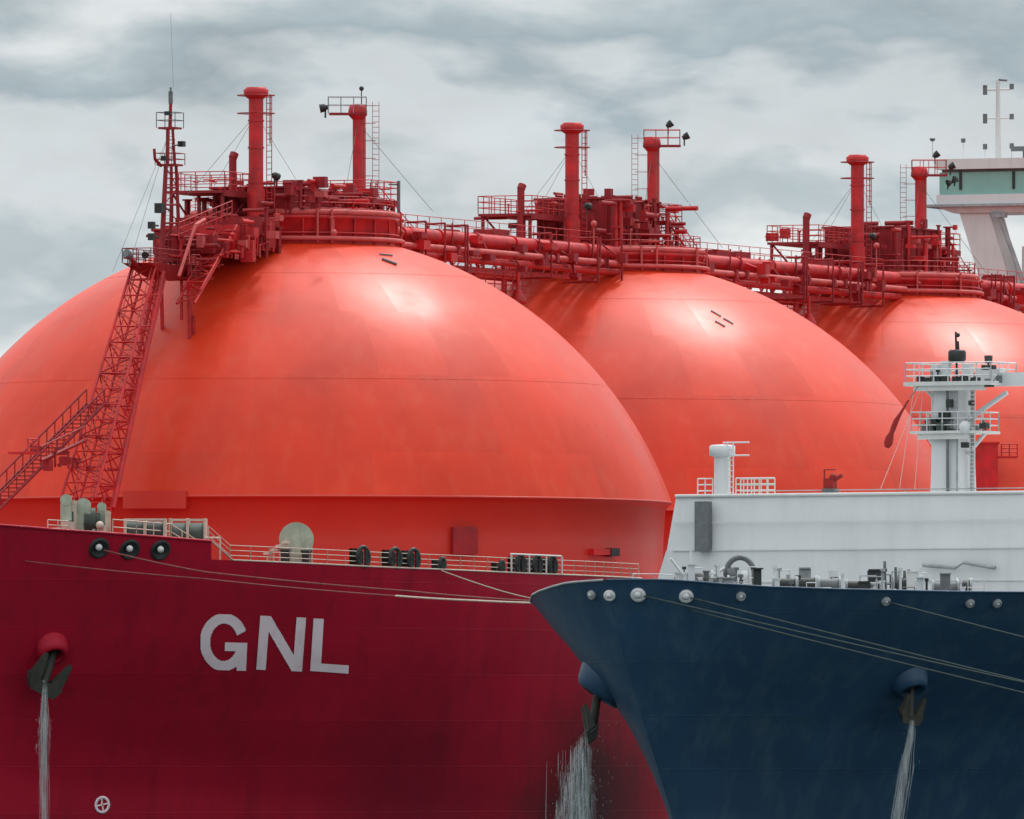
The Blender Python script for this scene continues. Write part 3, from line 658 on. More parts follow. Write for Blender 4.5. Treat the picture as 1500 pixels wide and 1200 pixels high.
for q in ((222, 330), (222, 347)): pp = A(*q, -.3); mb = MB(); mb.box(pp, (.3, .3, .35)); mb.tube(pp, pp + Vector((.8, 0, 0)), .05, n=5); mb.build('junction_box', 'black', fm)
mb = MB()       # enclosed foot of the mast, y 320..385
c0, c1 = A(235, 385), A(292, 322)
clutter(fm, 'red', c0.x, c1.x + .5, -1.1, .8, zpl, zpl + 1.7, 20, random.Random(8), (.05, .12)); clutter(fm, 'dark', c0.x, c1.x + .5, -1.2, .8, zpl, zpl + 2.0, 26, random.Random(18), (.05, .12)); clutter(fm, 'pink', c0.x, c1.x + .5, -1.4, -1, zpl, zpl + 1.6, 8, random.Random(28), (.03, .07))
mb.box(((c0.x + c1.x) / 2, .2, zpl + 1.0), ((c1.x - c0.x) * .7, 1.0, 1.7))
mb.build('mast_house', 'dark', fm)
mb = MB()       # lattice of the foremast
l0, l1 = A(243, 345), A(249, 262); tz = Vector((0, 0, 1)); ax = Vector((1, 0, 0)); ay = Vector((0, 1, 0))
def leg(q0, q1, y0, y1, r, r2=None): mb.tube(A(*q0, y0), A(*q1, y1), r, r2, n=6)
leg((236, 388), (243, 243), -.2, -.2, .17, .12); leg((264, 388), (258, 243), -.2, -.2, .12, .09); leg((250, 388), (251, 243), 1.0, .4, .08)
for py, w0, w1 in ((275, 241, 260), (300, 240, 261), (327, 238, 262), (352, 237, 263)): leg((w0, py), (w1, py), -.2, -.2, .06)
for p0, p1 in (((243, 245), (260, 275)), ((260, 275), (240, 300)), ((240, 300), (262, 327)), ((262, 327), (237, 352))): leg(p0, p1, -.2, -.2, .028)
leg((245, 243), (246, 190), 0, 0, .11); leg((256, 243), (253, 190), 0, 0, .08)
for py in (230, 217, 205): leg((245, py), (256, py), 0, 0, .03)
leg((249, 190), (250, 150), 0, 0, .11, .09)
mb.build('lattice_mast', 'dark', fm)
mb = MB()
for dx in (0, 6): leg((240 + dx, 386), (247 + dx, 190), -.5, -.4, .018)
for k in range(40): t_ = k / 39; leg((240 + 7 * t_, 386 - 196 * t_), (246 + 7 * t_, 386 - 196 * t_), -.5 + .1 * t_, -.5 + .1 * t_, .013)
mb.build('ladder', 'dark', fm)
mb = MB(); mb.tube(A(250, 152), A(250, 134), .12, n=8); mb.tube(A(250, 134), A(250, 128), .05, n=6); mb.build('masthead_light', 'mgrey', fm)
mb = MB(); mb.tube(A(250, 134), A(254, 128), .012, n=4); mb.tube(A(254, 128), A(250, 20), .010, n=4); mb.build('antenna', 'grey', fm)
for py, ww, hh in ((188, .42, .8), (242, .46, .6)):
    mb = MB(); p = A(249, py); mb.box(p, (ww * 2.2, ww * 2.2, .1)); ca = [(p.x + i * ww * 1.25, p.y + j * ww * 1.25, p.z) for i, j in ((-1, -1), (1, -1), (1, 1), (-1, 1), (-1, -1))]
    if py == 242: mb.tube(A(236, 243), A(227, 233), .09, n=5); mb.tube(A(227, 233), A(226, 218), .08, n=5)
    cp = mb.build('crow_platform', 'dark', fm)
    mb = MB(); mb.rail(ca, hh, 1.2, .02, 2); mb.build('railing', 'mgrey' if py == 188 else 'dark', cp)
for q, d in (((266, 211), (.35, .3, .28)), ((246, 166), (.25, .3, .2)), ((234, 305), (.45, .4, .5)), ((240, 232), (.25, .25, .25))): mb = MB(); pp = A(*q, -.25); mb.box(pp, d); mb.tube(pp, A(252, q[1] + 3, -.1), .04, n=5); mb.build('signal_lamp', 'black', fm)
mb = MB()
for q in ((165, 398), (192, 380)): mb.tube(A(246, 200), A(*q), .012, n=4)
mb.tube(A(262, 252), A(300, 268), .012, n=4); mb.tube(A(262, 262), A(285, 290), .012, n=4); mb.build('stay_wire', 'mgrey', fm)
mb = MB()       # rear legs standing on the dome
for px, py, yy in ((276, 490, -.8), (240, 495, -.8), (276, 480, 1.0)):
    q = on_dome(px, py); mb.tube((q.x, yy if yy > 0 else q.y * 0 + yy, q.z - .2), (q.x - .2, yy, zpl), .11, n=6)
q0, q1 = on_dome(240, 495), on_dome(276, 490)
for k in range(6): z1 = q0.z + .4 + (zpl - q0.z - .4) * k / 6; mb.tube((q0.x, -.8, z1), (q1.x, -.8, z1 + .25), .06, n=4)
mb.box(((q0.x + q1.x) / 2, -.3, q0.z + 2.0), ((q1.x - q0.x) * 1.0, .1, 2.2))
mb.rail([(q0.x, -1.0, q0.z + .2), (q1.x, -1.0, q0.z + .2)], .9, .5, .03)
mb.build('mast_leg', 'red', fm)
# stepped walkway between mast house and trunk
acc = empty('access_walkway', (0, 0, 0), 0, rs); rg_ = random.Random(12)
for k, (pa, pb, pt_, pbt) in enumerate(((268, 292, 345, 372), (290, 318, 330, 368), (316, 350, 318, 362))):
    a, b_ = A(pa, 350), A(pb, 350); zt2, zb2 = A(pa, pt_).z, A(pa, pbt).z
    mb = MB(); mb.box(((a.x + b_.x) / 2, 0, (zt2 + zb2) / 2), (b_.x - a.x, 3.4 + .6 * k, zt2 - zb2)); mb.build('casing', 'red' if k == 1 else 'dark', acc)
    clutter(acc, 'red', a.x, b_.x, -2.9 , -1.7, zb2 - .2, zt2 + .3, 14, rg_, (.04, .12)); clutter(acc, 'dark', a.x, b_.x, -2.9, 1.6, zb2 - .6, zt2 + .5, 14, rg_, (.04, .12)); clutter(acc, 'pink', a.x, b_.x, -3.2, -2.6, zb2 - .3, zt2, 4, rg_, (.03, .07))
for yy in (-1.5, 1.3):
    mb = MB(); mb.lattice(A(276, 435, yy), A(330, 340, yy), 1.0, 1.0, (0, 1, 0), (.7, 0, .7), 8, .07, .04); mb.build('truss', 'red', acc)
mb = MB(); mb.tube(A(262, 405, -2), A(286, 330, -2), .10, n=6); mb.tube(A(286, 330, -2), A(300, 322, -2), .10, n=6); mb.build('handrail', 'pink', acc)
mb = MB(); mb.rail([A(262, 352, -1.6), A(340, 320, -1.8)], .9, .6, .025); mb.build('railing', 'red', acc)
mb = MB(); mb.rail([A(280, 408, -1.6), A(293, 408, -1.6)], 1.2, .4, .03, 3); mb.box(A(286, 408, -1), (1.4, 1.4, .1)); mb.build('landing', 'dark', acc)

# ---- forecastle fittings
def hp(px, py, off=0.0, hull=rh, side=-1):
    l, t = hull.hit(px, py, side); return hull.pt(l, t, side, off), l, t
def deckpt(px, inset, hull=rh, side=-1):
    """point inset inboard of the deck edge that stands under photo column px"""
    def P_(l): p = hull.pt(l, 1, side); return Vector((p.x, p.y - side * inset, p.z))
    lo, hi_ = .5, 50
    for _ in range(40):
        m_ = (lo + hi_) / 2
        if hull.ship.pix(P_(m_))[0] < px: lo = m_
        else: hi_ = m_
    return P_(lo), lo
def rim(hull, l0, l1, r, name, m, parent, side=-1, dz=0):
    mb = MB(); n = 40; mb.path([hull.pt(l0 + (l1 - l0) * i / n, 1, side) + Vector((0, 0, dz)) for i in range(n + 1)], r, 6); return mb.build(name, m, parent)
rim(rh, .1, LF, .07, 'bulwark_rail', 'hull', rs)
mb = MB(); mb.rail([rh.pt(LF + (42 - LF) * i / 30, 1, -1) + Vector((0, .15, 0)) for i in range(31)], .75, 1.6, .020)
mb.path([rh.pt(LF + (42 - LF) * i / 30, 1, -1) + Vector((0, 0, .02)) for i in range(31)], .045, 5)
mb.build('railing', 'cream', rs)
def winch(px0, px1, py_top, inset, parent, nd_=2, hull=rh, sc_=29.6):
    """winch whose drums lie across the view; px1 is its outboard end"""
    root = empty('winch', (0, 0, 0), 0, parent); th = hull.ship.th; u = Vector((math.sin(th), -math.cos(th), 0)); v = Vector((math.cos(th), math.sin(th), 0))
    Ln = (px1 - px0) / sc_; pe, _ = deckpt(px1, inset, hull); base = pe - u * Ln; top = hull.ship.at(px1, py_top, x=pe.x).z
    z = pe.z - .7; h = top - z; rr = h * .44; zc = z + h - rr; base.z = 0; Z = lambda q: Vector((0, 0, q)); rz = math.atan2(u.y, u.x)
    for k in range(nd_):
        a, b2 = Ln * (k + .12) / nd_, Ln * (k + .88) / nd_
        mb = MB(); mb.tube(base + u * a + Z(zc), base + u * b2 + Z(zc), rr * .8, n=20)
        for q in range(14): xx = a + (b2 - a) * (q + .5) / 14; mb.tube(base + u * (xx - .02) + Z(zc), base + u * (xx + .03) + Z(zc), rr * .84, n=20)
        mb.build('drum', 'dgreen', root)
        for xx in (a - .07, b2 + .07): mb = MB(); mb.tube(base + u * (xx - .04) + Z(zc), base + u * (xx + .04) + Z(zc), rr, n=24); c = base + u * xx; mb.box((c.x, c.y, (z + zc) / 2), (.1, rr * 1.6, zc - z), rz=rz); mb.build('flange', 'green', root)
    c = base + u * (Ln / 2); mb = MB(); mb.box((c.x, c.y, z + .1), (Ln * 1.05, rr * 2.2, .2), rz=rz)
    for sg in (-1, 1): e = c - v * sg * rr * 1.05; mb.box((e.x, e.y, zc + rr * .95), (Ln, .07, .07), rz=rz)
    for k in range(nd_ + 1): e = base + u * (Ln * k / nd_); mb.box((e.x, e.y, (z + top) / 2), (.14, rr * 2.1, h), rz=rz)
    mb.build('frame', 'cream', root)
    return root
# windlass group at px 90..160
wl = empty('windlass', (0, 0, 0), 0, rs)
mb = MB(); rng = random.Random(2)
uW, vW = Vector((math.sin(TH), -math.cos(TH), 0)), Vector((math.cos(TH), math.sin(TH), 0)); rzW = math.atan2(uW.y, uW.x)
for px, py, ww, ins, mm in ((97, 724, 17, 2.0, 'green'), (109, 733, 7, 2.0, 'cream'), (122, 730, 22, 2.1, 'green'), (149, 736, 13, 2.3, 'green'), (158, 748, 8, 1.7, 'cream')):
    p, _ = deckpt(px, ins); top = red.at(px, py, x=p.x).z; hw = ww / 29.6 / 2; mb = MB()
    mb.tube(Vector((p.x, p.y, top - hw)) - vW * .35, Vector((p.x, p.y, top - hw)) + vW * .35, hw, n=20)
    mb.box((p.x, p.y, (p.z - .7 + top - hw) / 2), (hw * 1.9, .66, top - hw - p.z + .7), rz=rzW); mb.box((p.x, p.y, p.z - .3), (hw * 2.6, 1, .5), rz=rzW)
    mb.build('gear_case', mm, wl)
clutter(wl, 'green', deckpt(92, 2.5)[0].x, deckpt(150, 2.5)[0].x, deckpt(125, 2.0)[0].y - .4, deckpt(125, 2.6)[0].y + .3, 20.1, 21.2, 8, rng, (.05, .12)); clutter(wl, 'dgreen', deckpt(92, 2.5)[0].x, deckpt(150, 2.5)[0].x, deckpt(125, 1.8)[0].y - .2, deckpt(125, 2.6)[0].y + .5, 20.1, 21.3, 14, rng, (.05, .16))
for px, w_, rr_ in ((104, 8, .62), (132, 16, .72), (141, 12, .5)):
    p, _ = deckpt(px, 2.2); mb = MB(); a = Vector((p.x, p.y, p.z + .62)); mb.tube(a - uW * w_ / 59, a + uW * w_ / 59, rr_, n=22); mb.tube(a - uW * w_ / 50, a - uW * w_ / 59, rr_ * .7, n=18); mb.build('chain_wheel', 'dgreen', wl)
mb = MB()
p, _ = deckpt(100, 1.2); mb.box((p.x, p.y, p.z + .25), (.5, .5, .5)); p, _ = deckpt(150, 1.2); mb.box((p.x, p.y, p.z + .2), (.4, .4, .5)); mb.ball((p.x - .3, p.y, p.z + .45), .2)
a, b_ = deckpt(72, .8)[0], deckpt(330, .8)[0]
mb.build('brake_housing', 'cream', wl)
w1 = winch(184, 242, 760, 1.4, rs); w2 = winch(250, 301, 760, 2.3, rs)
mb = MB(); mb.rail([deckpt(70, .7)[0], deckpt(100, .7)[0]], .5, .5, .03, 2); mb.build('railing', 'cream', rs); mb = MB()
mb.rail([deckpt(165, .9)[0], deckpt(200, .9)[0], deckpt(250, .9)[0], deckpt(300, .9)[0]], .75, .7, .03, 2)
e = deckpt(300, .9)[0]; mb.tube((e.x, e.y, e.z + .1), (e.x, e.y, e.z + 1.1), .05); mb.tube((e.x, e.y, e.z + 1.1), (e.x + .5, e.y - .6, e.z + 1.1), .05); mb.tube((e.x + .5, e.y - .6, e.z + 1.1), (e.x + .5, e.y - .6, e.z - .1), .05)
mb.build('railing', 'cream', rs)
# rounded rope reel with a pale side cheek at px 400..465
rl = empty('rope_reel', (0, 0, 0), 0, rs)
p, _ = deckpt(434, 2.0); zt_ = red.at(434, 765, x=p.x).z; rad = .86
ux_, uy_ = math.sin(TH), -math.cos(TH)
mb = MB(); mb.tube((p.x, p.y, zt_ - rad), (p.x + math.cos(TH) * .5, p.y + math.sin(TH) * .5, zt_ - rad), rad, n=36)
mb.box((p.x + .25, p.y + .1, (p.z - .1 + zt_ - rad) / 2), (.5, 1.6, zt_ - rad - p.z + .1), rz=-(math.pi / 2 - math.atan2(uy_, ux_) - math.pi))
mb.build('cheek_plate', 'green', rl)
mb = MB(); p2, _ = deckpt(404, 2.0); 
for k in range(4): c = deckpt(392 + 9 * k, 1.8)[0]; mb.tube(c, (c.x, c.y, c.z + .55 + .28 * k * .8), .05, n=5); mb.box((c.x, c.y, c.z + .5 + .2 * k), (.4, .3, .12))
mb.build('brake_stand', 'cream', rl)
mb = MB()
for px in (418, 449): c = deckpt(px, 1.0)[0]; mb.box((c.x, c.y, c.z + .32), (.35, .35, .64)); mb.tube((c.x, c.y, c.z + .6), (c.x, c.y, c.z + .72), .3, n=12)
mb.build('bollard', 'black', rl)
# roller fairleads along the rail
def fairlead(px, w_, h_, name='fairlead'):
    c, l = deckpt(px, .12); c2 = rh.pt(l + .3, 1, -1) - rh.pt(l - .3, 1, -1); c2.z = 0; c2.normalize(); nrm = Vector((c2.y, -c2.x, 0)); nrm = nrm if nrm.y < 0 else -nrm
    mb = MB(); ax_ = nrm; hx, hz = w_ / 29.6 / 2, h_ / 29.6 / 2; z0 = c.z + hz * .92
    prof = []; n = 22
    for ring_, k in ((1.0, 1), (.62, 1), (1.0, -1)): pass
    outer = [c + c2 * (hx * math.cos(2 * math.pi * i / n)) + Vector((0, 0, hz * math.sin(2 * math.pi * i / n) + z0 - c.z)) for i in range(n + 1)]
    mb.path(outer, .11, 8)
    for dx in (-.25, .25): mb.tube(c + c2 * dx * hx * 2 + Vector((0, 0, .1)) , c + c2 * dx * hx * 2 + Vector((0, 0, 2 * hz - .15)), .1, n=8)
    mb.box((c.x, c.y + .15, z0), (.12, .3, hz * 1.2))
    mb.add([c + c2 * sx * hx * .85 + Vector((0, .35, hz * (1 + .8 * sz))) for sx, sz in ((-1, -1), (1, -1), (1, 1), (-1, 1))] + [c + c2 * sx * hx * .85 + Vector((0, .5, hz * (1 + .8 * sz))) for sx, sz in ((-1, -1), (1, -1), (1, 1), (-1, 1))],
           [(0, 1, 2, 3), (4, 5, 6, 7), (0, 1, 5, 4), (2, 3, 7, 6)])
    return mb.build(name, 'black', rs)
for px in (532, 579, 606): fairlead(px, 22, 30)
for px in (762, 787, 809): fairlead(px, 21, 28)
for px in (648, 735): fairlead(px, 9, 18, 'roller_guide')
mb = MB(); 
for px in (748, 774, 799, 822): c = deckpt(px, 0)[0]; mb.tube((c.x, c.y - .05, c.z), (c.x, c.y - .05, c.z + .95), .05, n=5)
c, d = deckpt(748, -.05)[0], deckpt(822, -.05)[0]; mb.tube((c.x, c.y, c.z + .95), (d.x, d.y, d.z + .95), .05, n=5)
mb.build('chock_frame', 'offwhite', rs)
# bow chocks (three dark holes with a pale lip)
for px, py in ((145, 803), (190, 805), (235, 806)):
    p, l, t = hp(px, py); n_ = rh.normal(l, t, -1); root = None
    mb = MB(); mb.lathe([(.01, .02), (.36, .03), (.42, .1), (.5, .1), (.55, .0)], p, 20, axis=n_); ch = mb.build('bow_chock', 'black', rs)
    mb = MB(); mb.ball(p + n_ * .12 + Vector((-.12, 0, .08)), .17); mb.build('roller', 'offwhite', ch)

# ---- lettering G N L  (cells laid on the flared plating)
def letter_cells(ch):
    """inside test in unit height"""
    def G(x, y):
        cx, cy, rx, ry = .40, .5, .41, .515; ix, iy = .235, .335
        dx, dy = x - cx, y - cy
        o_ = (dx / rx) ** 2 + (dy / ry) ** 2 <= 1; i_ = (dx / ix) ** 2 + (dy / iy) ** 2 <= 1
        a = math.degrees(math.atan2(dy, dx))
        ring_ = o_ and not i_ and not (-2 < a < 30)
        if .64 < x < .80 and -.0 < y < .50: return True
        if .42 < x < .80 and .35 < y < .50: return True
        return ring_ and not (a <= -2 and a > -60 and x > .80)
    def Nn(x, y):
        if 0 <= x <= .165 or .655 <= x <= .82: return 0 <= y <= 1
        xc = .82 * (1 - y); return abs(x - (xc * .80 + .085)) < .105 and 0 <= y <= 1
    def Ll(x, y): return (0 <= x <= .18 and 0 <= y <= 1) or (0 <= x <= .66 and 0 <= y <= .155)
    return {'G': (G, .84), 'N': (Nn, .82), 'L': (Ll, .66)}[ch]
def solve(hull, px, py, l, t, side=-1):
    for _ in range(4):
        q = hull.ship.pix(hull.pz(l, t, side)); ql = hull.ship.pix(hull.pz(l + .02, t, side)); qt = hull.ship.pix(hull.pz(l, t + .04, side))
        a, b2, c, d = (ql[0] - q[0]) / .02, (qt[0] - q[0]) / .04, (ql[1] - q[1]) / .02, (qt[1] - q[1]) / .04; e, f = px - q[0], py - q[1]; D = a * d - b2 * c
        l += (e * d - b2 * f) / D; t += (a * f - c * e) / D
    return l, t
def lay(hull, ch, quad, parent, m='letter', name='letter', cells=84):
    fn, wd = letter_cells(ch); (bl, br, tr, tl) = [(q_[0], -3 + (hull.deck(q_[0]) + 3) * q_[1]) for q_ in [hull.hit(*q2) for q2 in quad]]
    nx = int(cells * wd); vs = {}; vl = []; fs = []
    def V(i, j):
        if (i, j) not in vs:
            u, v = i / nx, j / cells
            l = (bl[0] * (1 - u) + br[0] * u) * (1 - v) + (tl[0] * (1 - u) + tr[0] * u) * v
            t = (bl[1] * (1 - u) + br[1] * u) * (1 - v) + (tl[1] * (1 - u) + tr[1] * u) * v
            qx, qy = [(quad[0][k] * (1 - u) + quad[1][k] * u) * (1 - v) + (quad[3][k] * (1 - u) + quad[2][k] * u) * v for k in (0, 1)]
            l, t = solve(hull, qx, qy, l, t)
            vs[(i, j)] = len(vl); vl.append(hull.pz(l, t, -1, .05))
        return vs[(i, j)]
    for i in range(nx):
        for j in range(cells):
            if fn((i + .5) / nx * wd, (j + .5) / cells): fs.append((V(i, j), V(i + 1, j), V(i + 1, j + 1), V(i, j + 1)))
    mb = MB(); mb.add(vl, fs, True); return mb.build(name, m, parent)
lay(rh, 'G', [(292, 981), (362, 983), (366, 901), (293, 899)], hull_r)['label'] = 'pink letter G'
lay(rh, 'N', [(374, 981), (441, 984), (447, 905), (380, 902)], hull_r)['label'] = 'pink letter N'
lay(rh, 'L', [(453, 983), (509, 987), (513, 909), (458, 906)], hull_r)['label'] = 'pink letter L'
# bow thruster mark: ring and cross
p, l, t = hp(149, 1179, .03); n_ = rh.normal(l, t, -1)
mb = MB(); mb.lathe([(.30, 0), (.30, .02), (.44, .02), (.44, 0)], p, 30, axis=n_)
qd = n_.to_track_quat('Z', 'Y')
for a in (0, math.pi / 2):
    for s_ in (1, -1):
        dvec = qd @ Vector((math.cos(a + .2), math.sin(a + .2), 0)); mb.tube(p + dvec * .04 * s_, p + dvec * .31 * s_, .045, n=6)
mb.build('thruster_mark', 'letter', hull_r)

# ---- anchors with bolsters; streams of wash water
def anchor_set(hull, parent, px, py, side, paint, lab_a, lab_w, bsz, size=1.0, roll=0.0, wide=.3, seed=1, lean=0.0, mid='iron', fine=1.0, out_=.75):
    l, t = hull.hit(px, py, side)
    if side > 0:        # far side: on the turn of the bow, a little nearer the stem than the outermost frame
        z_ = CAMZ + (HOR - py) * 567 / F; k_ = min(range(5, 150), key=lambda q: hull.ship.pix(hull.pz(q * .1, z_, side))[0]); l = max(.5, k_ * .1 - 1.0); t = (z_ + 3) / (hull.deck(l) + 3)
    p = hull.pt(l, t, side); n_ = hull.normal(l, t, side)
    mb = MB(); ax_ = (n_ + Vector((0, 0, -.55))).normalized()
    mb.lathe([(1.2 * bsz, -.9), (1.15 * bsz, -.3), (1.0 * bsz, .2), (.84 * bsz, .42), (.64 * bsz, .46), (.58 * bsz, .25), (.55 * bsz, -.3)], p, 32, axis=ax_)
    mb.build('hawse_bolster', paint, parent)
    mb = MB(); mb.lathe([(.01, -.05), (.56 * bsz, -.05)], p + ax_ * .1, 20, axis=ax_); mb.build('hawse_pipe', 'black', parent)
    # anchor: crown, two flukes, shank, shackle - hangs from the bolster
    c = p + ax_ * (out_ * bsz); dn = Vector((0, 0, -1)); fwd = n_.cross(dn).normalized(); down, fw2 = dn, fwd; dn, fwd = (down * math.cos(roll) + fw2 * math.sin(roll)), (fw2 * math.cos(roll) - down * math.sin(roll)); o = hull.ship.world(c); root = empty('anchor', o, hull.ship.rz)
    Q = lambda a, b2, c2: Vector((0, 0, 0)) + fwd * a * size + dn * b2 * size + n_ * c2 * size
    tag(root, lab_a, 'anchor')
    mb = MB(); mb.tube(Q(0, -.9, -.5), Q(0, 1.2, 0), .15 * size, .2 * size, n=10); mb.build('shank', mid, root)
    mb = MB(); mb.hexa([Q(-.75, 1.0, -.3), Q(.75, 1.0, -.3), Q(.75, 1.0, .3), Q(-.75, 1.0, .3)], [Q(-.55, 1.5, -.22), Q(.55, 1.5, -.22), Q(.55, 1.5, .22), Q(-.55, 1.5, .22)]); mb.build('crown', mid, root)
    for s_ in (-1, 1):
        mb = MB(); mb.hexa([Q(s_ * .25, 1.15, -.2), Q(s_ * .72, 1.15, -.2), Q(s_ * .72, 1.15, .2), Q(s_ * .25, 1.15, .2)], [Q(s_ * .50, -.15, .3), Q(s_ * .66, -.15, .3), Q(s_ * .66, -.15, .42), Q(s_ * .50, -.15, .42)])
        mb.build('fluke', mid, root)
    dn, fwd = down, fw2
    # falling water
    rng = random.Random(seed); w0 = c + dn * 1.0 + (fwd * math.sin(roll) * 1.25 * size); mb = MB(); zb = 0.05
    mist = MB(); Lz = w0.z - zb
    for q in range(3 if fine <= 1 else 7):
        off = fwd * rng.gauss(0, wide * .25 * (1 if fine <= 1 else 1.3)) + n_ * (.25 + rng.uniform(0, .1) + (abs(rng.gauss(0, wide * .5)) if fine > 1 else 0)); r0 = .09 + .04 * q; r1 = wide * rng.uniform(.55, .9)
        zs0 = 0 if q < 2 else rng.uniform(0, 1.5 * fine)
        mist.path([w0 + off * (k / 14) ** .5 + fwd * lean * (zs0 + (Lz - zs0) * k / 14) + n_ * .2 + dn * (zs0 + (Lz - zs0) * k / 14) for k in range(15)], lambda t_, a=r0, c2=r1: a + (c2 - a) * t_ ** .7, 18)
    for k in range(int(60 * fine)):
        a2 = rng.gauss(0, wide * .4); a = rng.gauss(0, wide * .35); b2 = rng.uniform(-.1, .2); z0 = rng.uniform(0, 4.0) if k > 16 else rng.uniform(0, .3); ln = rng.uniform(.3, 1.8) if k > 16 else rng.uniform(3, Lz * .8)
        pts = [w0 + fwd * (a * (1 + zz * .1) * (.4 + .6 * min(1, zz / 2)) + lean * zz + rng.uniform(-.015, .015)) + n_ * (b2 + .3 + (abs(a2) if fine > 1 else 0)) + dn * zz for zz in [z0 + ln * q / 8 for q in range(9)]]
        mb.path(pts, lambda t_, r_=rng.uniform(.006, .022): r_ * math.sin(math.pi * min(1, .1 + .9 * t_)) + .002, 4)
    for k in range(int(260 * fine)):
        zz = rng.uniform(.3, w0.z - .1); a = rng.gauss(0, wide * .5) * (1 + zz * .08); q = w0 + fwd * (a + lean * zz) + n_ * (rng.uniform(0, .5) + (rng.gauss(.4, wide * .5) if fine > 1 else 0)) + dn * zz
        mb.tube(q, q + dn * rng.uniform(.03, .16), rng.uniform(.006, .016), .003, n=4, cap=False)
    mw = mist.build('spray', 'veil', None)
    wt = mb.build('falling_water', 'water', None); mw.parent = wt; wt.location = hull.ship.O; wt.rotation_euler = (0, 0, hull.ship.rz)
    tag(wt, lab_w, 'water', kind='stuff')
    return p
anchor_set(rh, rs, 76, 952, -1, 'hull', 'dark anchor tucked under the bolster on the red bow', 'pale sheet of wash water falling from the anchor on the red bow', .78, 1.2, roll=-.45, wide=.3, seed=3, lean=-.01)

# ---- superstructure far aft (bridge wing in view)
XB = 149
sup = empty('superstructure', (0, 0, 0), 0, rs)
zof = lambda py, y=15: CAMZ + (HOR - py) * (red.world((XB, y, 0)).y) / F
mb = MB(); mb.box((XB + 12, 0, 30), (20, 34, 24)); mb.build('accommodation', 'white', sup)
yw = 22.0
def slab(py0, py1, x0, x1, y0, y1, nm, m, ins=0):
    z0, z1 = zof(py1), zof(py0); mb = MB(); mb.box(((x0 + x1) / 2, (y0 + y1) / 2, (z0 + z1) / 2), (x1 - x0, y1 - y0, z1 - z0)); return mb.build(nm, m, sup)
slab(231, 246, XB - .4, XB + 5.4, -yw, yw, 'roof', 'offwhite')
slab(246.2, 250, XB + .1, XB + 4.9, -yw + .3, yw - .3, 'shade_strip', 'mgrey')  # grey strip painted in for the shade under the roof edge
gl = slab(250.2, 283, XB + .05, XB + 4.9, -yw + .15, yw - .15, 'window', 'teal')
slab(283.2, 297, XB - .1, XB + 5.1, -yw, yw, 'fascia', 'white')
slab(297.2, 301, XB - .3, XB + 5.3, -yw - 1.0, yw + 1.0, 'floor_edge', 'grey')
mb = MB(); z0, z1 = zof(310), zof(301.2)
mb.hexa([(XB + .2, -yw + 1, z0), (XB + 4.8, -yw + 1, z0), (XB + 4.8, yw - 1, z0), (XB + .2, yw - 1, z0)], [(XB, -yw, z1), (XB + 5, -yw, z1), (XB + 5, yw, z1), (XB, yw, z1)]); mb.build('wing_underside', 'offwhite', sup)
mb = MB()
for k in range(12):
    yy = yw - 1.6 - k * 3.6; z1 = zof(250.4); mb.box((XB, yy, z1 - .55), (.08, .16, 1.1))
mb.build('window_frame', 'black', sup)
for s_ in (1, -1):
    mb = MB(); ya, yb, yc, yd = [s_ * v for v in (19.9, 17.4, 15.6, 17.9)]
    pa, pb = red.at(1414, 311, x=XB + 1.5), red.at(1457, 311, x=XB + 1.5); pc, pd = red.at(1503, 470, x=XB + 1.5), red.at(1460, 470, x=XB + 1.5)
    yy = [s_ * p.y for p in (pa, pb, pc, pd)]; zb = pc.z
    mb.hexa([(XB + .7, yy[3], zb), (XB + 2.6, yy[3], zb), (XB + 2.6, yy[2], zb), (XB + .7, yy[2], zb)], [(XB + .4, yy[0], pa.z), (XB + 3.0, yy[0], pa.z), (XB + 3.0, yy[1], pa.z), (XB + .4, yy[1], pa.z)])
    mb.build('wing_support', 'offwhite', sup)
    mb = MB(); a = red.at(1464, 316, x=XB + .3); b_ = red.at(1508, 440, x=XB + .3); mb.tube((a.x, s_ * a.y, a.z), (b_.x, s_ * b_.y, b_.z), .16, n=8); mb.box((a.x, s_ * a.y, a.z + .05), (.5, .9, .35)); mb.build('strut', 'grey', sup)
mb = MB()
p = lambda px, py: red.at(px, py, x=XB + 2)
mb.tube(p(1462, 232), p(1462, 118), .2, .13, n=8)
mb.tube(p(1443, 132), p(1480, 131), .06, n=5); mb.tube(p(1443, 174), p(1480, 173), .05, n=5)
mb.build('radar_mast', 'offwhite', sup)
for q, h in (((1443, 132), 7), ((1443, 174), 7), ((1482, 127), 4), ((1482, 171), 4), ((1443, 215), 4), ((1482, 214), 4), ((1411, 206), 3)):
    mb = MB(); a, b_ = p(q[0], q[1] - h), p(q[0], q[1] + h); mb.tube(a, b_, .15, n=8); mb.build('antenna', 'mgrey', sup)
mb = MB(); mb.tube(p(1463, 117), p(1475, 118), .08, n=6); mb.build('antenna', 'mgrey', sup)
mb = MB(); mb.tube(p(1366, 203), p(1366, 207), .22, .12, n=8); mb.build('antenna', 'mgrey', sup)
mb = MB(); mb.box(p(1500, 218), (.5, 1.6, .3)); mb.tube(p(1500, 218), p(1500, 232), .08, n=5); mb.build('radar_scanner', 'mgrey', sup)
for q in ((1366, 207), (1443, 217), (1482, 217), (1411, 208)): mb = MB(); mb.tube(p(*q), p(q[0], 232), .03, n=4); mb.build('antenna_post', 'offwhite', sup)

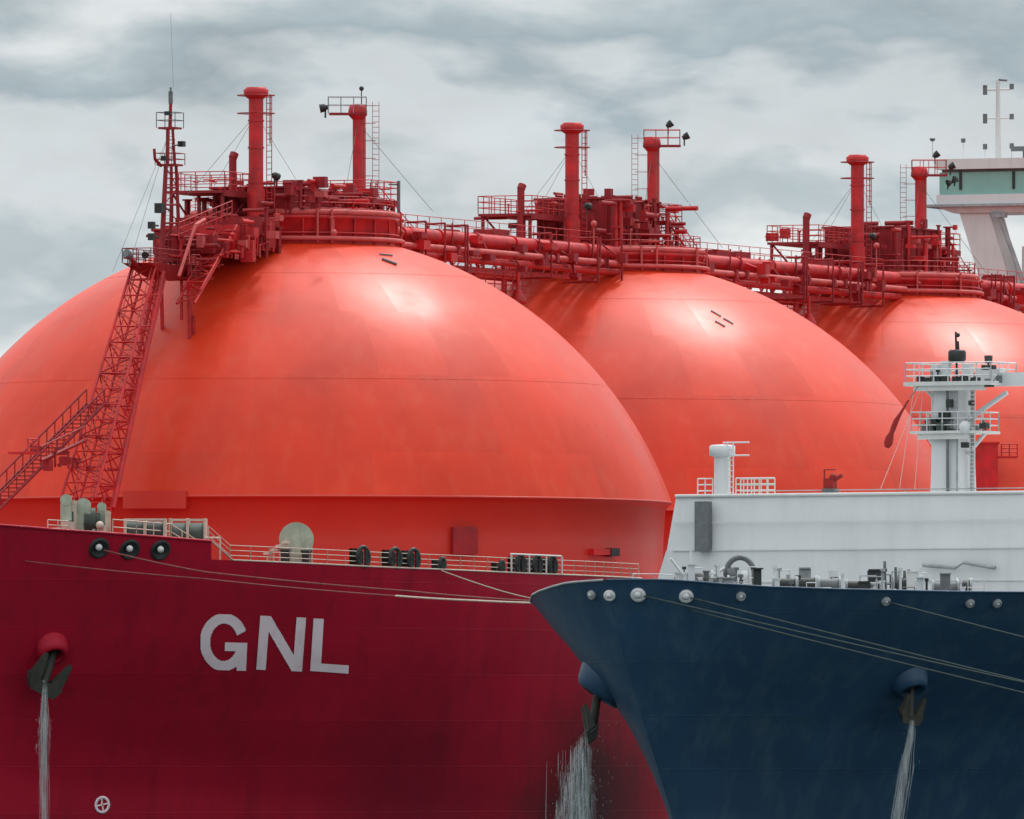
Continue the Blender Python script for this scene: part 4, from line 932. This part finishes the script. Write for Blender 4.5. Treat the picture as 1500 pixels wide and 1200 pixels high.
# ================================================================ BLUE SHIP
blue = Ship((4.0, 560), R(30))
bs = empty('tanker', blue.O, blue.rz)
tag(bs, 'dark blue hulled tanker with white deck works and grey mast', 'ship')
def bdeck(l): return interp(l, [(0, 17.33), (1, 17.28), (2.5, 17.06), (4, 16.92), (7, 16.80), (12, 16.68), (20, 16.6), (35, 16.8), (300, 16.8)])
bW = smooth_tab([(0, 0), (.4, 1.4), (1, 2.5), (2, 3.9), (3, 5.0), (4.5, 6.2), (6, 7.1), (9, 8.9), (14, 11.45), (20, 14.6), (28, 18.2), (36, 20.6), (45, 22), (60, 22.3), (70, 22.3)], 700)
bk = smooth_tab([(0, 1), (1.5, .88), (3.2, .72), (4.7, .57), (5.85, .47), (8, .36), (10, .30), (14, .27), (21, .26)])
brk = smooth_tab([(0, 0), (3, 1.5), (6, 3.3), (10, 5.8), (14, 7.4), (21, 8.2)])
bh = Hull(blue, 0, bdeck, bW, bk, brk, 270, list_=.02, blend=42)
hull_b = bh.mesh('hull', 'hullblue', bs)
bh.deckmesh('deck', 'grey', bs, lambda l: .8)
rim(bh, .02, 16, .05, 'bulwark_rail', 'hullblue', bs); rim(bh, .02, 14, .055, 'bulwark_rail', 'grey', bs, side=1)
# white chocks
for px, py, side in ((868, 871, 1), (893, 872, -1), (935, 871, -1), (1005, 873, -1), (1085, 873, -1), (1297, 880, -1), (1420, 883, -1), (1460, 883, -1)):
    l, t = bh.hit(px, py, side, 30); p_ = bh.pt(l, t, side); n_ = bh.normal(l, t, side)
    sz = {935: 1.15, 1005: 1.1, 893: .9}.get(px, .75); mb = MB(); mb.lathe([(.27 * sz, -.05), (.29 * sz, .08), (.24 * sz, .16), (.13 * sz, .16), (.10 * sz, .1)], p_, 20, axis=n_); ck = mb.build('chock', 'white' if sz > .8 else 'grey', bs)
    mb = MB(); mb.ball(p_ + n_ * .1 + Vector((-.03, 0, .04)), .15 * sz); mb.build('roller', 'white', ck)
# anchors
anchor_set(bh, bs, 1332, 1000, -1, 'hullblue', 'dark anchor in the bolster on the near side of the blue bow', 'thin pale stream of wash water falling down the near side of the blue hull', .8, .8, roll=-.2, wide=.38, seed=5, lean=-.21)
anchor_set(bh, bs, 903, 1006, 1, 'hullblue', 'rusty dark anchor poking out past the stem of the blue bow', 'ragged shower of water falling from the anchor past the blue stem', 1.15, 1.1, roll=.1, wide=1.5, seed=8, lean=.02, fine=2.0)

# white trunk with sloping shoulder
tx = 41.5
tp = lambda px, py, x=tx: blue.at(px, py, x=x)
zt1 = tp(985, 728).z; zb1 = 15.9
mb = MB()
y_s = tp(985, 728).y
def ring_(z, yh, x0): return [(x0, yh, z), (x0, -yh, z), (230, -yh, z), (230, yh, z)]
r0, r1, r2 = ring_(zb1, y_s + 1.5, tx), ring_(zt1 - 2.5, y_s + .35, tx + .02), ring_(zt1, y_s, tx + .35)
mb.hexa(r0, r1); mb.hexa(ring_(zt1 - 2.5 + .003, y_s + .33, tx + .05), r2)
tr = mb.build('trunk', 'white', bs)
mb = MB()
for z in (zt1 - 2.5, zt1 - 1.2, zb1 + 1.9): mb.box((tx - .02, 0, z), (.06, 2 * y_s, .05))
mb.tube((tx + .3, y_s, zt1 + .04), (tx + .3, -y_s, zt1 + .04), .09, n=6)
mb.build('seam', 'offwhite', tr)
mb = MB(); a, b_ = tp(1025, 735), tp(1043, 808); mb.box((tx - .25, (a.y + b_.y) / 2, (a.z + b_.z) / 2), (.5, abs(a.y - b_.y), a.z - b_.z)); mb.build('ladder_trunk', 'mgrey', tr)
# vent on the trunk
mb = MB(); x_ = tx + 1.5; a = tp(1058, 728, x_); c = tp(1058, 652, x_)
mb.tube((a.x, a.y, zt1 - .1), (c.x, c.y, c.z - .3), .38, n=18); mb.lathe([(.38, c.z - .55), (.6, c.z - .5), (.6, c.z - .05), (.5, c.z), (.01, c.z + .03)], (c.x, c.y, 0), 22)
v = mb.build('trunk_vent', 'white', bs)
mb = MB()
for dy in (-.75, -.45): mb.tube((a.x - .3, a.y + dy, zt1), (a.x - .3, a.y + dy, c.z + .1), .035, n=5)
for k in range(9): z = zt1 + .2 + k * .25; mb.tube((a.x - .3, a.y - .75, z), (a.x - .3, a.y - .45, z), .02, n=4)
for z in (c.z + .1, c.z - .5): mb.tube((a.x - .3, a.y - .2, z), (a.x - .3, a.y - 1.6, z), .035, n=4)
mb.build('ladder', 'white', v)
mb = MB()
pts = [tp(px, 724, tx + .9) for px in (1022, 1040)]; 
for P_ in ([(1022, .9), (1044, .9)], [(1078, .9), (1135, .9)], [(1085, 2.2), (1135, 2.2)]):
    mb = MB(); q = [tp(px, 724, tx + dx) for px, dx in P_]; mb.rail([(v_.x, v_.y, zt1) for v_ in q], .85, .35, .03); mb.build('railing', 'offwhite', bs)
mb = MB(); q = [tp(px, 724, tx + .9) for px in (1135, 1520)]; mb.rail([(v_.x, v_.y, zt1) for v_ in q], .25, 3, .022, 1)
mb.build('pipe_rail', 'grey', bs)
# dark red fire monitor on the trunk
mb = MB(); a = tp(1216, 714, tx + 1); mb.box((a.x, a.y, zt1 + .15), (.5, .6, .35)); mb.build('monitor_base', 'mgrey', bs)
mb = MB(); mb.box((a.x, a.y, zt1 + .55), (.4, .5, .5)); mb.tube((a.x, a.y, zt1 + .6), (a.x, a.y - .65, zt1 + .95), .1, n=8); mb.tube((a.x, a.y + .3, zt1 + .3), (a.x, a.y + .3, zt1 + 1.2), .04, n=5); mb.tube((a.x, a.y + .3, zt1 + 1.2), (a.x, a.y - .3, zt1 + 1.2), .03, n=5); mb.ball((a.x, a.y - .15, zt1 + .85), .18)
mb.build('fire_monitor', 'flag', bs)

# foremast of the blue ship
xm = 44.5; B = lambda px, py, x=xm: blue.at(px, py, x=x)
fmb = empty('foremast', (0, 0, 0), 0, bs); c = B(1393, 720); sM = F / blue.world(c).y; ym = c.y
zpx = lambda py: B(1393, py).z
def col_(pxa, pxb, pyt, pyb, dpt, nm, m, x=xm):
    a, b2 = B(pxa, 700, x).y, B(pxb, 700, x).y; mb = MB(); mb.box((x, (a + b2) / 2, (zpx(pyt) + zpx(pyb)) / 2), (dpt, abs(a - b2), zpx(pyt) - zpx(pyb))); return mb.build(nm, m, fmb)
mb = MB(); ya, yb = B(1377, 700).y, B(1416, 700).y; yc = (ya + yb) / 2; hw = abs(ya - yb) / 2
mb.hexa([(xm - .9, yc - hw * 1.05, zt1 - .1), (xm + .9, yc - hw * 1.05, zt1 - .1), (xm + .9, yc + hw * 1.05, zt1 - .1), (xm - .9, yc + hw * 1.05, zt1 - .1)], [(xm - .7, yc - hw * .9, zpx(566)), (xm + .7, yc - hw * .9, zpx(566)), (xm + .7, yc + hw * .9, zpx(566)), (xm - .7, yc + hw * .9, zpx(566))])
mb.build('mast_column', 'white', fmb)
for px_, rr_, m_ in ((1369, .16, 'offwhite'), (1424, .10, 'grey'), (1388, .07, 'mgrey'), (1402, .05, 'grey')): mb = MB(); xx_ = xm - (1.0 if 1375 < px_ < 1420 else 0); mb.tube((xx_, B(px_, 700, xx_).y, zt1), (xx_, B(px_, 700, xx_).y, zpx(568)), rr_, n=8); mb.build('pipe', m_, fmb)
mb = MB()
for pxa, pxb, py, hh in ((1343, 1472, 563, 6), (1352, 1446, 634, 4)):
    a, b2 = B(pxa, py).y, B(pxb, py).y; mb.box((xm, (a + b2) / 2, zpx(py)), (2.6, abs(a - b2), hh / sM))
    mb.box((xm - 1.1, (a + b2) / 2, zpx(py) - .2), (.15, abs(a - b2) * .8, .25))
mb.build('platform', 'offwhite', fmb)
mb = MB()
for pxa, pxb, py, hh in ((1345, 1470, 561, .9), (1354, 1444, 633, .9)):
    a, b2 = B(pxa, py).y, B(pxb, py).y; z = zpx(py); mb.rail([(xm - 1.25, a, z), (xm - 1.25, b2, z), (xm + 1.25, b2, z), (xm + 1.25, a, z), (xm - 1.25, a, z)], hh, .7, .028)
mb.build('railing', 'white', fmb)
# dark gear and lamps on the platforms
for px0, px1, py0, py1 in ((1345, 1352, 552, 559), (1356, 1366, 553, 561), (1370, 1379, 551, 561), (1381, 1389, 552, 560), (1397, 1405, 552, 562), (1408, 1416, 551, 560), (1424, 1434, 553, 562), (1445, 1454, 563, 567), (1366, 1374, 612, 626), (1377, 1390, 604, 616), (1437, 1447, 620, 628), (1388, 1394, 585, 597), (1421, 1425, 587, 594), (1388, 1396, 628, 634), (1440, 1446, 535, 542), (1451, 1457, 535, 541), (1410, 1420, 648, 656)):
    a, b2 = B(px0, py0, xm - 1.0), B(px1, py1, xm - 1.0); mb = MB(); mb.box((xm - 1.0, (a.y + b2.y) / 2, (a.z + b2.z) / 2), (.35, abs(a.y - b2.y), a.z - b2.z)); mb.build('locker', 'black', fmb)
mb = MB(); mb.tube(B(1400, 486), B(1402, 560), .05, n=6); mb.tube(B(1402, 500), B(1403, 515), .09, n=6); mb.ball(B(1403, 491), .11)
mb.lathe([(.34, 0), (.42, .1), (.42, .45), (.34, .55), (.01, .56)], B(1402, 530), 14)
mb.build('signal_lamp', 'black', fmb)
mb = MB(); mb.lathe([(.18, 0), (.2, .35), (.01, .36)], B(1448, 532), 10); mb.tube(B(1448, 545), B(1448, 532), .05, n=5); mb.build('signal_lamp', 'black', fmb)
mb = MB(); mb.ball(B(1414, 626, xm - 1.2), .3); mb.build('radome', 'white', fmb)
mb = MB(); mb.ball(B(1448, 549, xm), .42); mb.box(B(1452, 552, xm), (.8, 1.1, .7)); mb.build('radome', 'white', fmb)
for q in ((1372, 545), (1386, 540), (1418, 545)): mb = MB(); a = B(*q); mb.box(a, (.4, .35, .7)); mb.build('equipment_box', 'white', fmb)
mb = MB(); a = B(1468, 556); mb.box((a.x, a.y - 2.0, a.z), (.6, 4.4, .62)); mb.build('yard_arm', 'white', fmb)
for q0, q1, rr_ in (((1418, 615), (1475, 575), .12), ((1356, 634), (1374, 665), .08), ((1444, 634), (1418, 665), .1), ((1352, 566), (1374, 590), .08)): mb = MB(); mb.tube(B(*q0), B(*q1), rr_, n=8); mb.build('brace', 'white', fmb)
mb = MB(); 
for px in (1424,): 
    for dx in (-.13, .13): mb.tube(B(px, 720, xm - 1.1) + Vector((0, dx, 0)), B(px + 1, 566, xm - 1.1) + Vector((0, dx, 0)), .025, n=4)
    for k in range(26): q = B(px, 718 - k * 5.8, xm - 1.1); mb.tube(q + Vector((0, -.13, 0)), q + Vector((0, .13, 0)), .018, n=4)
mb.tube(B(1352, 566), B(1340, 716), .012, n=4); mb.tube(B(1350, 566), B(1290, 716), .012, n=4); mb.tube(B(1340, 560), B(1318, 714), .012, n=4)
mb.build('ladder', 'offwhite', fmb)

rg2 = random.Random(40)
for k in range(44):
    top_ = k % 2; px_ = rg2.uniform(1346, 1468) if top_ else rg2.uniform(1354, 1444); yb_ = 561 if top_ else 632; hh = rg2.uniform(3, 20); q = B(px_, yb_, xm + rg2.uniform(-1.2, 1)); h_ = hh / sM; t_ = rg2.random(); mb = MB(); m_ = ('black', 'mgrey', 'white', 'grey', 'dgreen')[rg2.randrange(5)]
    if t_ < .45: mb.tube(q, q + Vector((0, 0, h_)), rg2.uniform(.02, .05), n=5); mb.ball(q + Vector((0, 0, h_)), rg2.uniform(.06, .13), 6); mb.build('lamp', m_, fmb)
    elif t_ < .8: mb.box(q + Vector((0, 0, h_ * .4)), (.3, rg2.uniform(.15, .4), h_ * .8)); mb.build('equipment_box', m_, fmb)
    else: mb.tube(q, q + Vector((0, rg2.uniform(-.4, .4), h_ * 1.3)), .025, n=5); mb.build('antenna', 'mgrey', fmb)
# clutter of winches and fittings on the blue foredeck
bd = lambda px, ins: deckpt(px, ins, bh)[0]
def drum_pair(px, r, w_, ins, m='mgrey'):
    c = bd(px, ins); root = empty('mooring_winch', (0, 0, 0), 0, bs); u = Vector((math.sin(blue.th), -math.cos(blue.th), 0))
    mb = MB(); mb.tube(c + u * -w_ / 2 + Vector((0, 0, r * .55)), c + u * w_ / 2 + Vector((0, 0, r * .55)), r * .75, n=18)
    mb.build('drum', m, root)
    mb = MB()
    for s_ in (-1, 1): mb.tube(c + u * (s_ * w_ / 2 - .05) + Vector((0, 0, r * .55)), c + u * (s_ * w_ / 2 + .05) + Vector((0, 0, r * .55)), r, n=22)
    mb.box((c.x, c.y, c.z - .3), (w_ * .9, w_ * .9, .6)); mb.build('frame', 'grey', root)
# big ring gear at px 1085
rg = empty('windlass', (0, 0, 0), 0, bs); c = bd(1084, 4.0); yax = Vector((math.cos(blue.th), math.sin(blue.th), 0))
mb = MB(); n = 26; cc = Vector((c.x, c.y, c.z + .62)); uu = Vector((math.sin(blue.th), -math.cos(blue.th), 0))
mb.path([cc + uu * (.62 * math.cos(2 * math.pi * i / n)) + Vector((0, 0, .75 * math.sin(2 * math.pi * i / n))) for i in range(n + 1)], .12, 8)
mb.tube(cc - uu * .2 + yax * .1, cc - uu * .55 + yax * .1, .35, n=12); mb.build('brake_ring', 'mgrey', rg)
mb = MB(); mb.ball(cc + uu * .2 + Vector((0, 0, -.05)) - yax * .1, .24); mb.ball(cc + uu * .32 + Vector((0, 0, -.4)) - yax * .2, .2); mb.tube(cc - uu * 1.6 + Vector((0, 0, -.3)), cc - uu * .5 + Vector((0, 0, .4)), .08, n=6); mb.build('motor', 'white', rg)
for px, r, w_, ins in ((1028, .5, .9, 4), (1055, .35, .7, 3), (1150, .38, 1.0, 3), (1182, .42, .8, 3), (1215, .4, .9, 3.2), (1262, .35, 1.3, 3), (1322, .5, .8, 4), (1385, .36, 1.1, 3.4), (1412, .42, .6, 3.2)):
    drum_pair(px, r, w_, ins, 'mgrey' if px % 2 else 'black')
rng = random.Random(17)
zones = ((985, 1110), (1000, 1110), (1130, 1240), (1255, 1440), (1255, 1340))
def fitting(px, ins, h, m):
    c = bd(px, ins); t = rng.random(); mb = MB(); z0 = c.z - .8
    if t < .3: mb.tube((c.x, c.y, z0), (c.x, c.y, c.z + h), rng.uniform(.03, .07), n=6); mb.tube((c.x, c.y, c.z + h - .02), (c.x, c.y, c.z + h + .1), rng.uniform(.07, .13), n=8); mb.build('air_vent', m, bs)
    elif t < .5:
        for k in (-.18, .18): mb.tube((c.x + k, c.y + k * .5, z0), (c.x + k, c.y + k * .5, c.z + h * .6), .11, n=10); mb.tube((c.x + k, c.y + k * .5, c.z + h * .6), (c.x + k, c.y + k * .5, c.z + h * .6 + .06), .15, n=10)
        mb.box((c.x, c.y, z0 + .1), (.8, .5, .2)); mb.build('bollard', m, bs)
    elif t < .8:
        w_ = rng.uniform(.25, .8); mb.rail([(c.x, c.y, z0 + .3), (c.x + .3 * w_, c.y - w_, z0 + .3)], .5 + h, .4, .02, 3); mb.build('handrail', m, bs)
    else: mb.box((c.x, c.y, (z0 + c.z + h) / 2), (rng.uniform(.2, .6), rng.uniform(.2, .6), h + .8), rz=.5); mb.box((c.x, c.y, c.z + h + .03), (.5, .5, .06), rz=.5); mb.build('deck_locker', m, bs)
for k in range(96):
    z_ = zones[k % 5]; fitting(rng.uniform(*z_), rng.uniform(1.0, 4.5), rng.uniform(.1, .95), ('offwhite', 'mgrey', 'grey', 'white', 'black')[rng.randrange(5)])
for px, h in ((1296, 1.35), (1312, 1.1), (1325, .95), (1331, 1.0)): c = bd(px, 4); mb = MB(); mb.tube((c.x, c.y, c.z - .8), (c.x, c.y, c.z + h), .1, .06, n=6); mb.build('vent_post', 'mgrey', bs)
mb = MB(); a, b_ = bd(995, 2.5), bd(1012, 2.5); mb.tube(b_, b_ + Vector((-.9, .5, 1.15)), .06, n=5); mb.tube(b_, b_ + Vector((0, 0, 1.5)), .06, n=5); mb.build('jackstaff', 'white', bs)
mb = MB(); mb.rail([bd(px, .4) for px in (900, 930, 960, 985)], .25, .8, .02, 1); mb.build('railing', 'offwhite', bs)
for px in (1340, 1430):
    pass
mb = MB(); a = tp(1352, 828, tx - .3); b_ = tp(1400, 832, tx - .3); c = tp(1412, 824, tx - .3); d = tp(1458, 832, tx - .3); mb.tube(a, b_, .1, n=6); mb.tube(c, d, .1, n=6); mb.tube(b_, c, .05, n=6); mb.build('davit', 'grey', bs)

# ================================================================ LOOSE THINGS
# furled red flag on a halyard beside the blue mast
fl = empty('furled_flag', (0, 0, 0)); T = lambda px, py, Y=592: Vector(((px - 750) * Y / F, Y, CAMZ + (HOR - py) * Y / F))
tag(fl, 'dark red furled flag hanging aslant from a line left of the white mast', 'flag')
mb = MB(); mb.path([T(1331, 586), T(1325, 596), T(1319, 606), T(1313, 616), T(1309, 626), T(1306, 634), T(1303, 642), T(1301, 650), T(1299, 656)], lambda t: (.04, .05, .07, .12, .13, .11, .19, .20, .10)[min(8, int(t * 8 + .5))], 8); mb.build('cloth', 'flag', fl)
mb = MB(); mb.tube(T(1345, 566), T(1333, 583), .02, n=4); mb.build('halyard', 'mgrey', fl)
# mooring lines
def rope(pts, r, label, m='rope', sag=0.3, group=None):
    r *= .68; P_ = []
    for a, b2 in zip(pts, pts[1:]):
        for k in range(10): t = k / 10; q = a.lerp(b2, t); P_.append(q - Vector((0, 0, sag * 4 * t * (1 - t))))
    P_.append(pts[-1]); mb = MB(); mb.path(P_, r, 6); return tag(mb.build('mooring_rope', m), label, 'rope', group)
RW = lambda px, py, off=.25: red.world(hp(px, py, off)[0])
g1 = 'mooring lines along the red bow'
rope([RW(145, 806), T(300, 838, 640), T(600, 866, 625), T(812, 882, 590)], .06, 'upper dull red mooring line sloping along the red bow plating', 'ropered', .05, g1)
rope([RW(30, 822), T(300, 848, 640), T(580, 873, 620)], .05, 'lower dark mooring line running along the red bow plating', 'ropered', .05, g1)
rope([T(580, 873, 620), T(700, 880, 605), T(818, 884, 585)], .075, 'thick cream mooring line reaching the tip of the blue bow', 'cream', .02, g1)
rope([RW(640, 836), T(735, 866, 620), T(806, 882, 588)], .045, 'thin line dropping from the red ship rail to the blue bow', 'rope', .03, g1)
BW = lambda px, py: blue.world(bh.pt(*bh.hit(px, py, -1, 30), -1, .12))
g2 = 'mooring lines along the blue hull'
for (px, py), (ex, ey, ez), lb in (((935, 872), (58, 520, 5.0), 'uppermost of the three close dark lines crossing the blue hull'), ((1005, 875), (58, 519, 4.2), 'middle of the three close dark lines crossing the blue hull'), ((1005, 893), (58, 518, 3.8), 'lowest of the dark lines crossing the blue hull toward its anchor'), ((1297, 882), (58, 520, 5.8), 'faint dark line leaving the chock right of the winches high on the blue hull')):
    rope([BW(px, py), Vector((ex, ey, ez))], .05, lb, 'ropegrey', .3, g2)
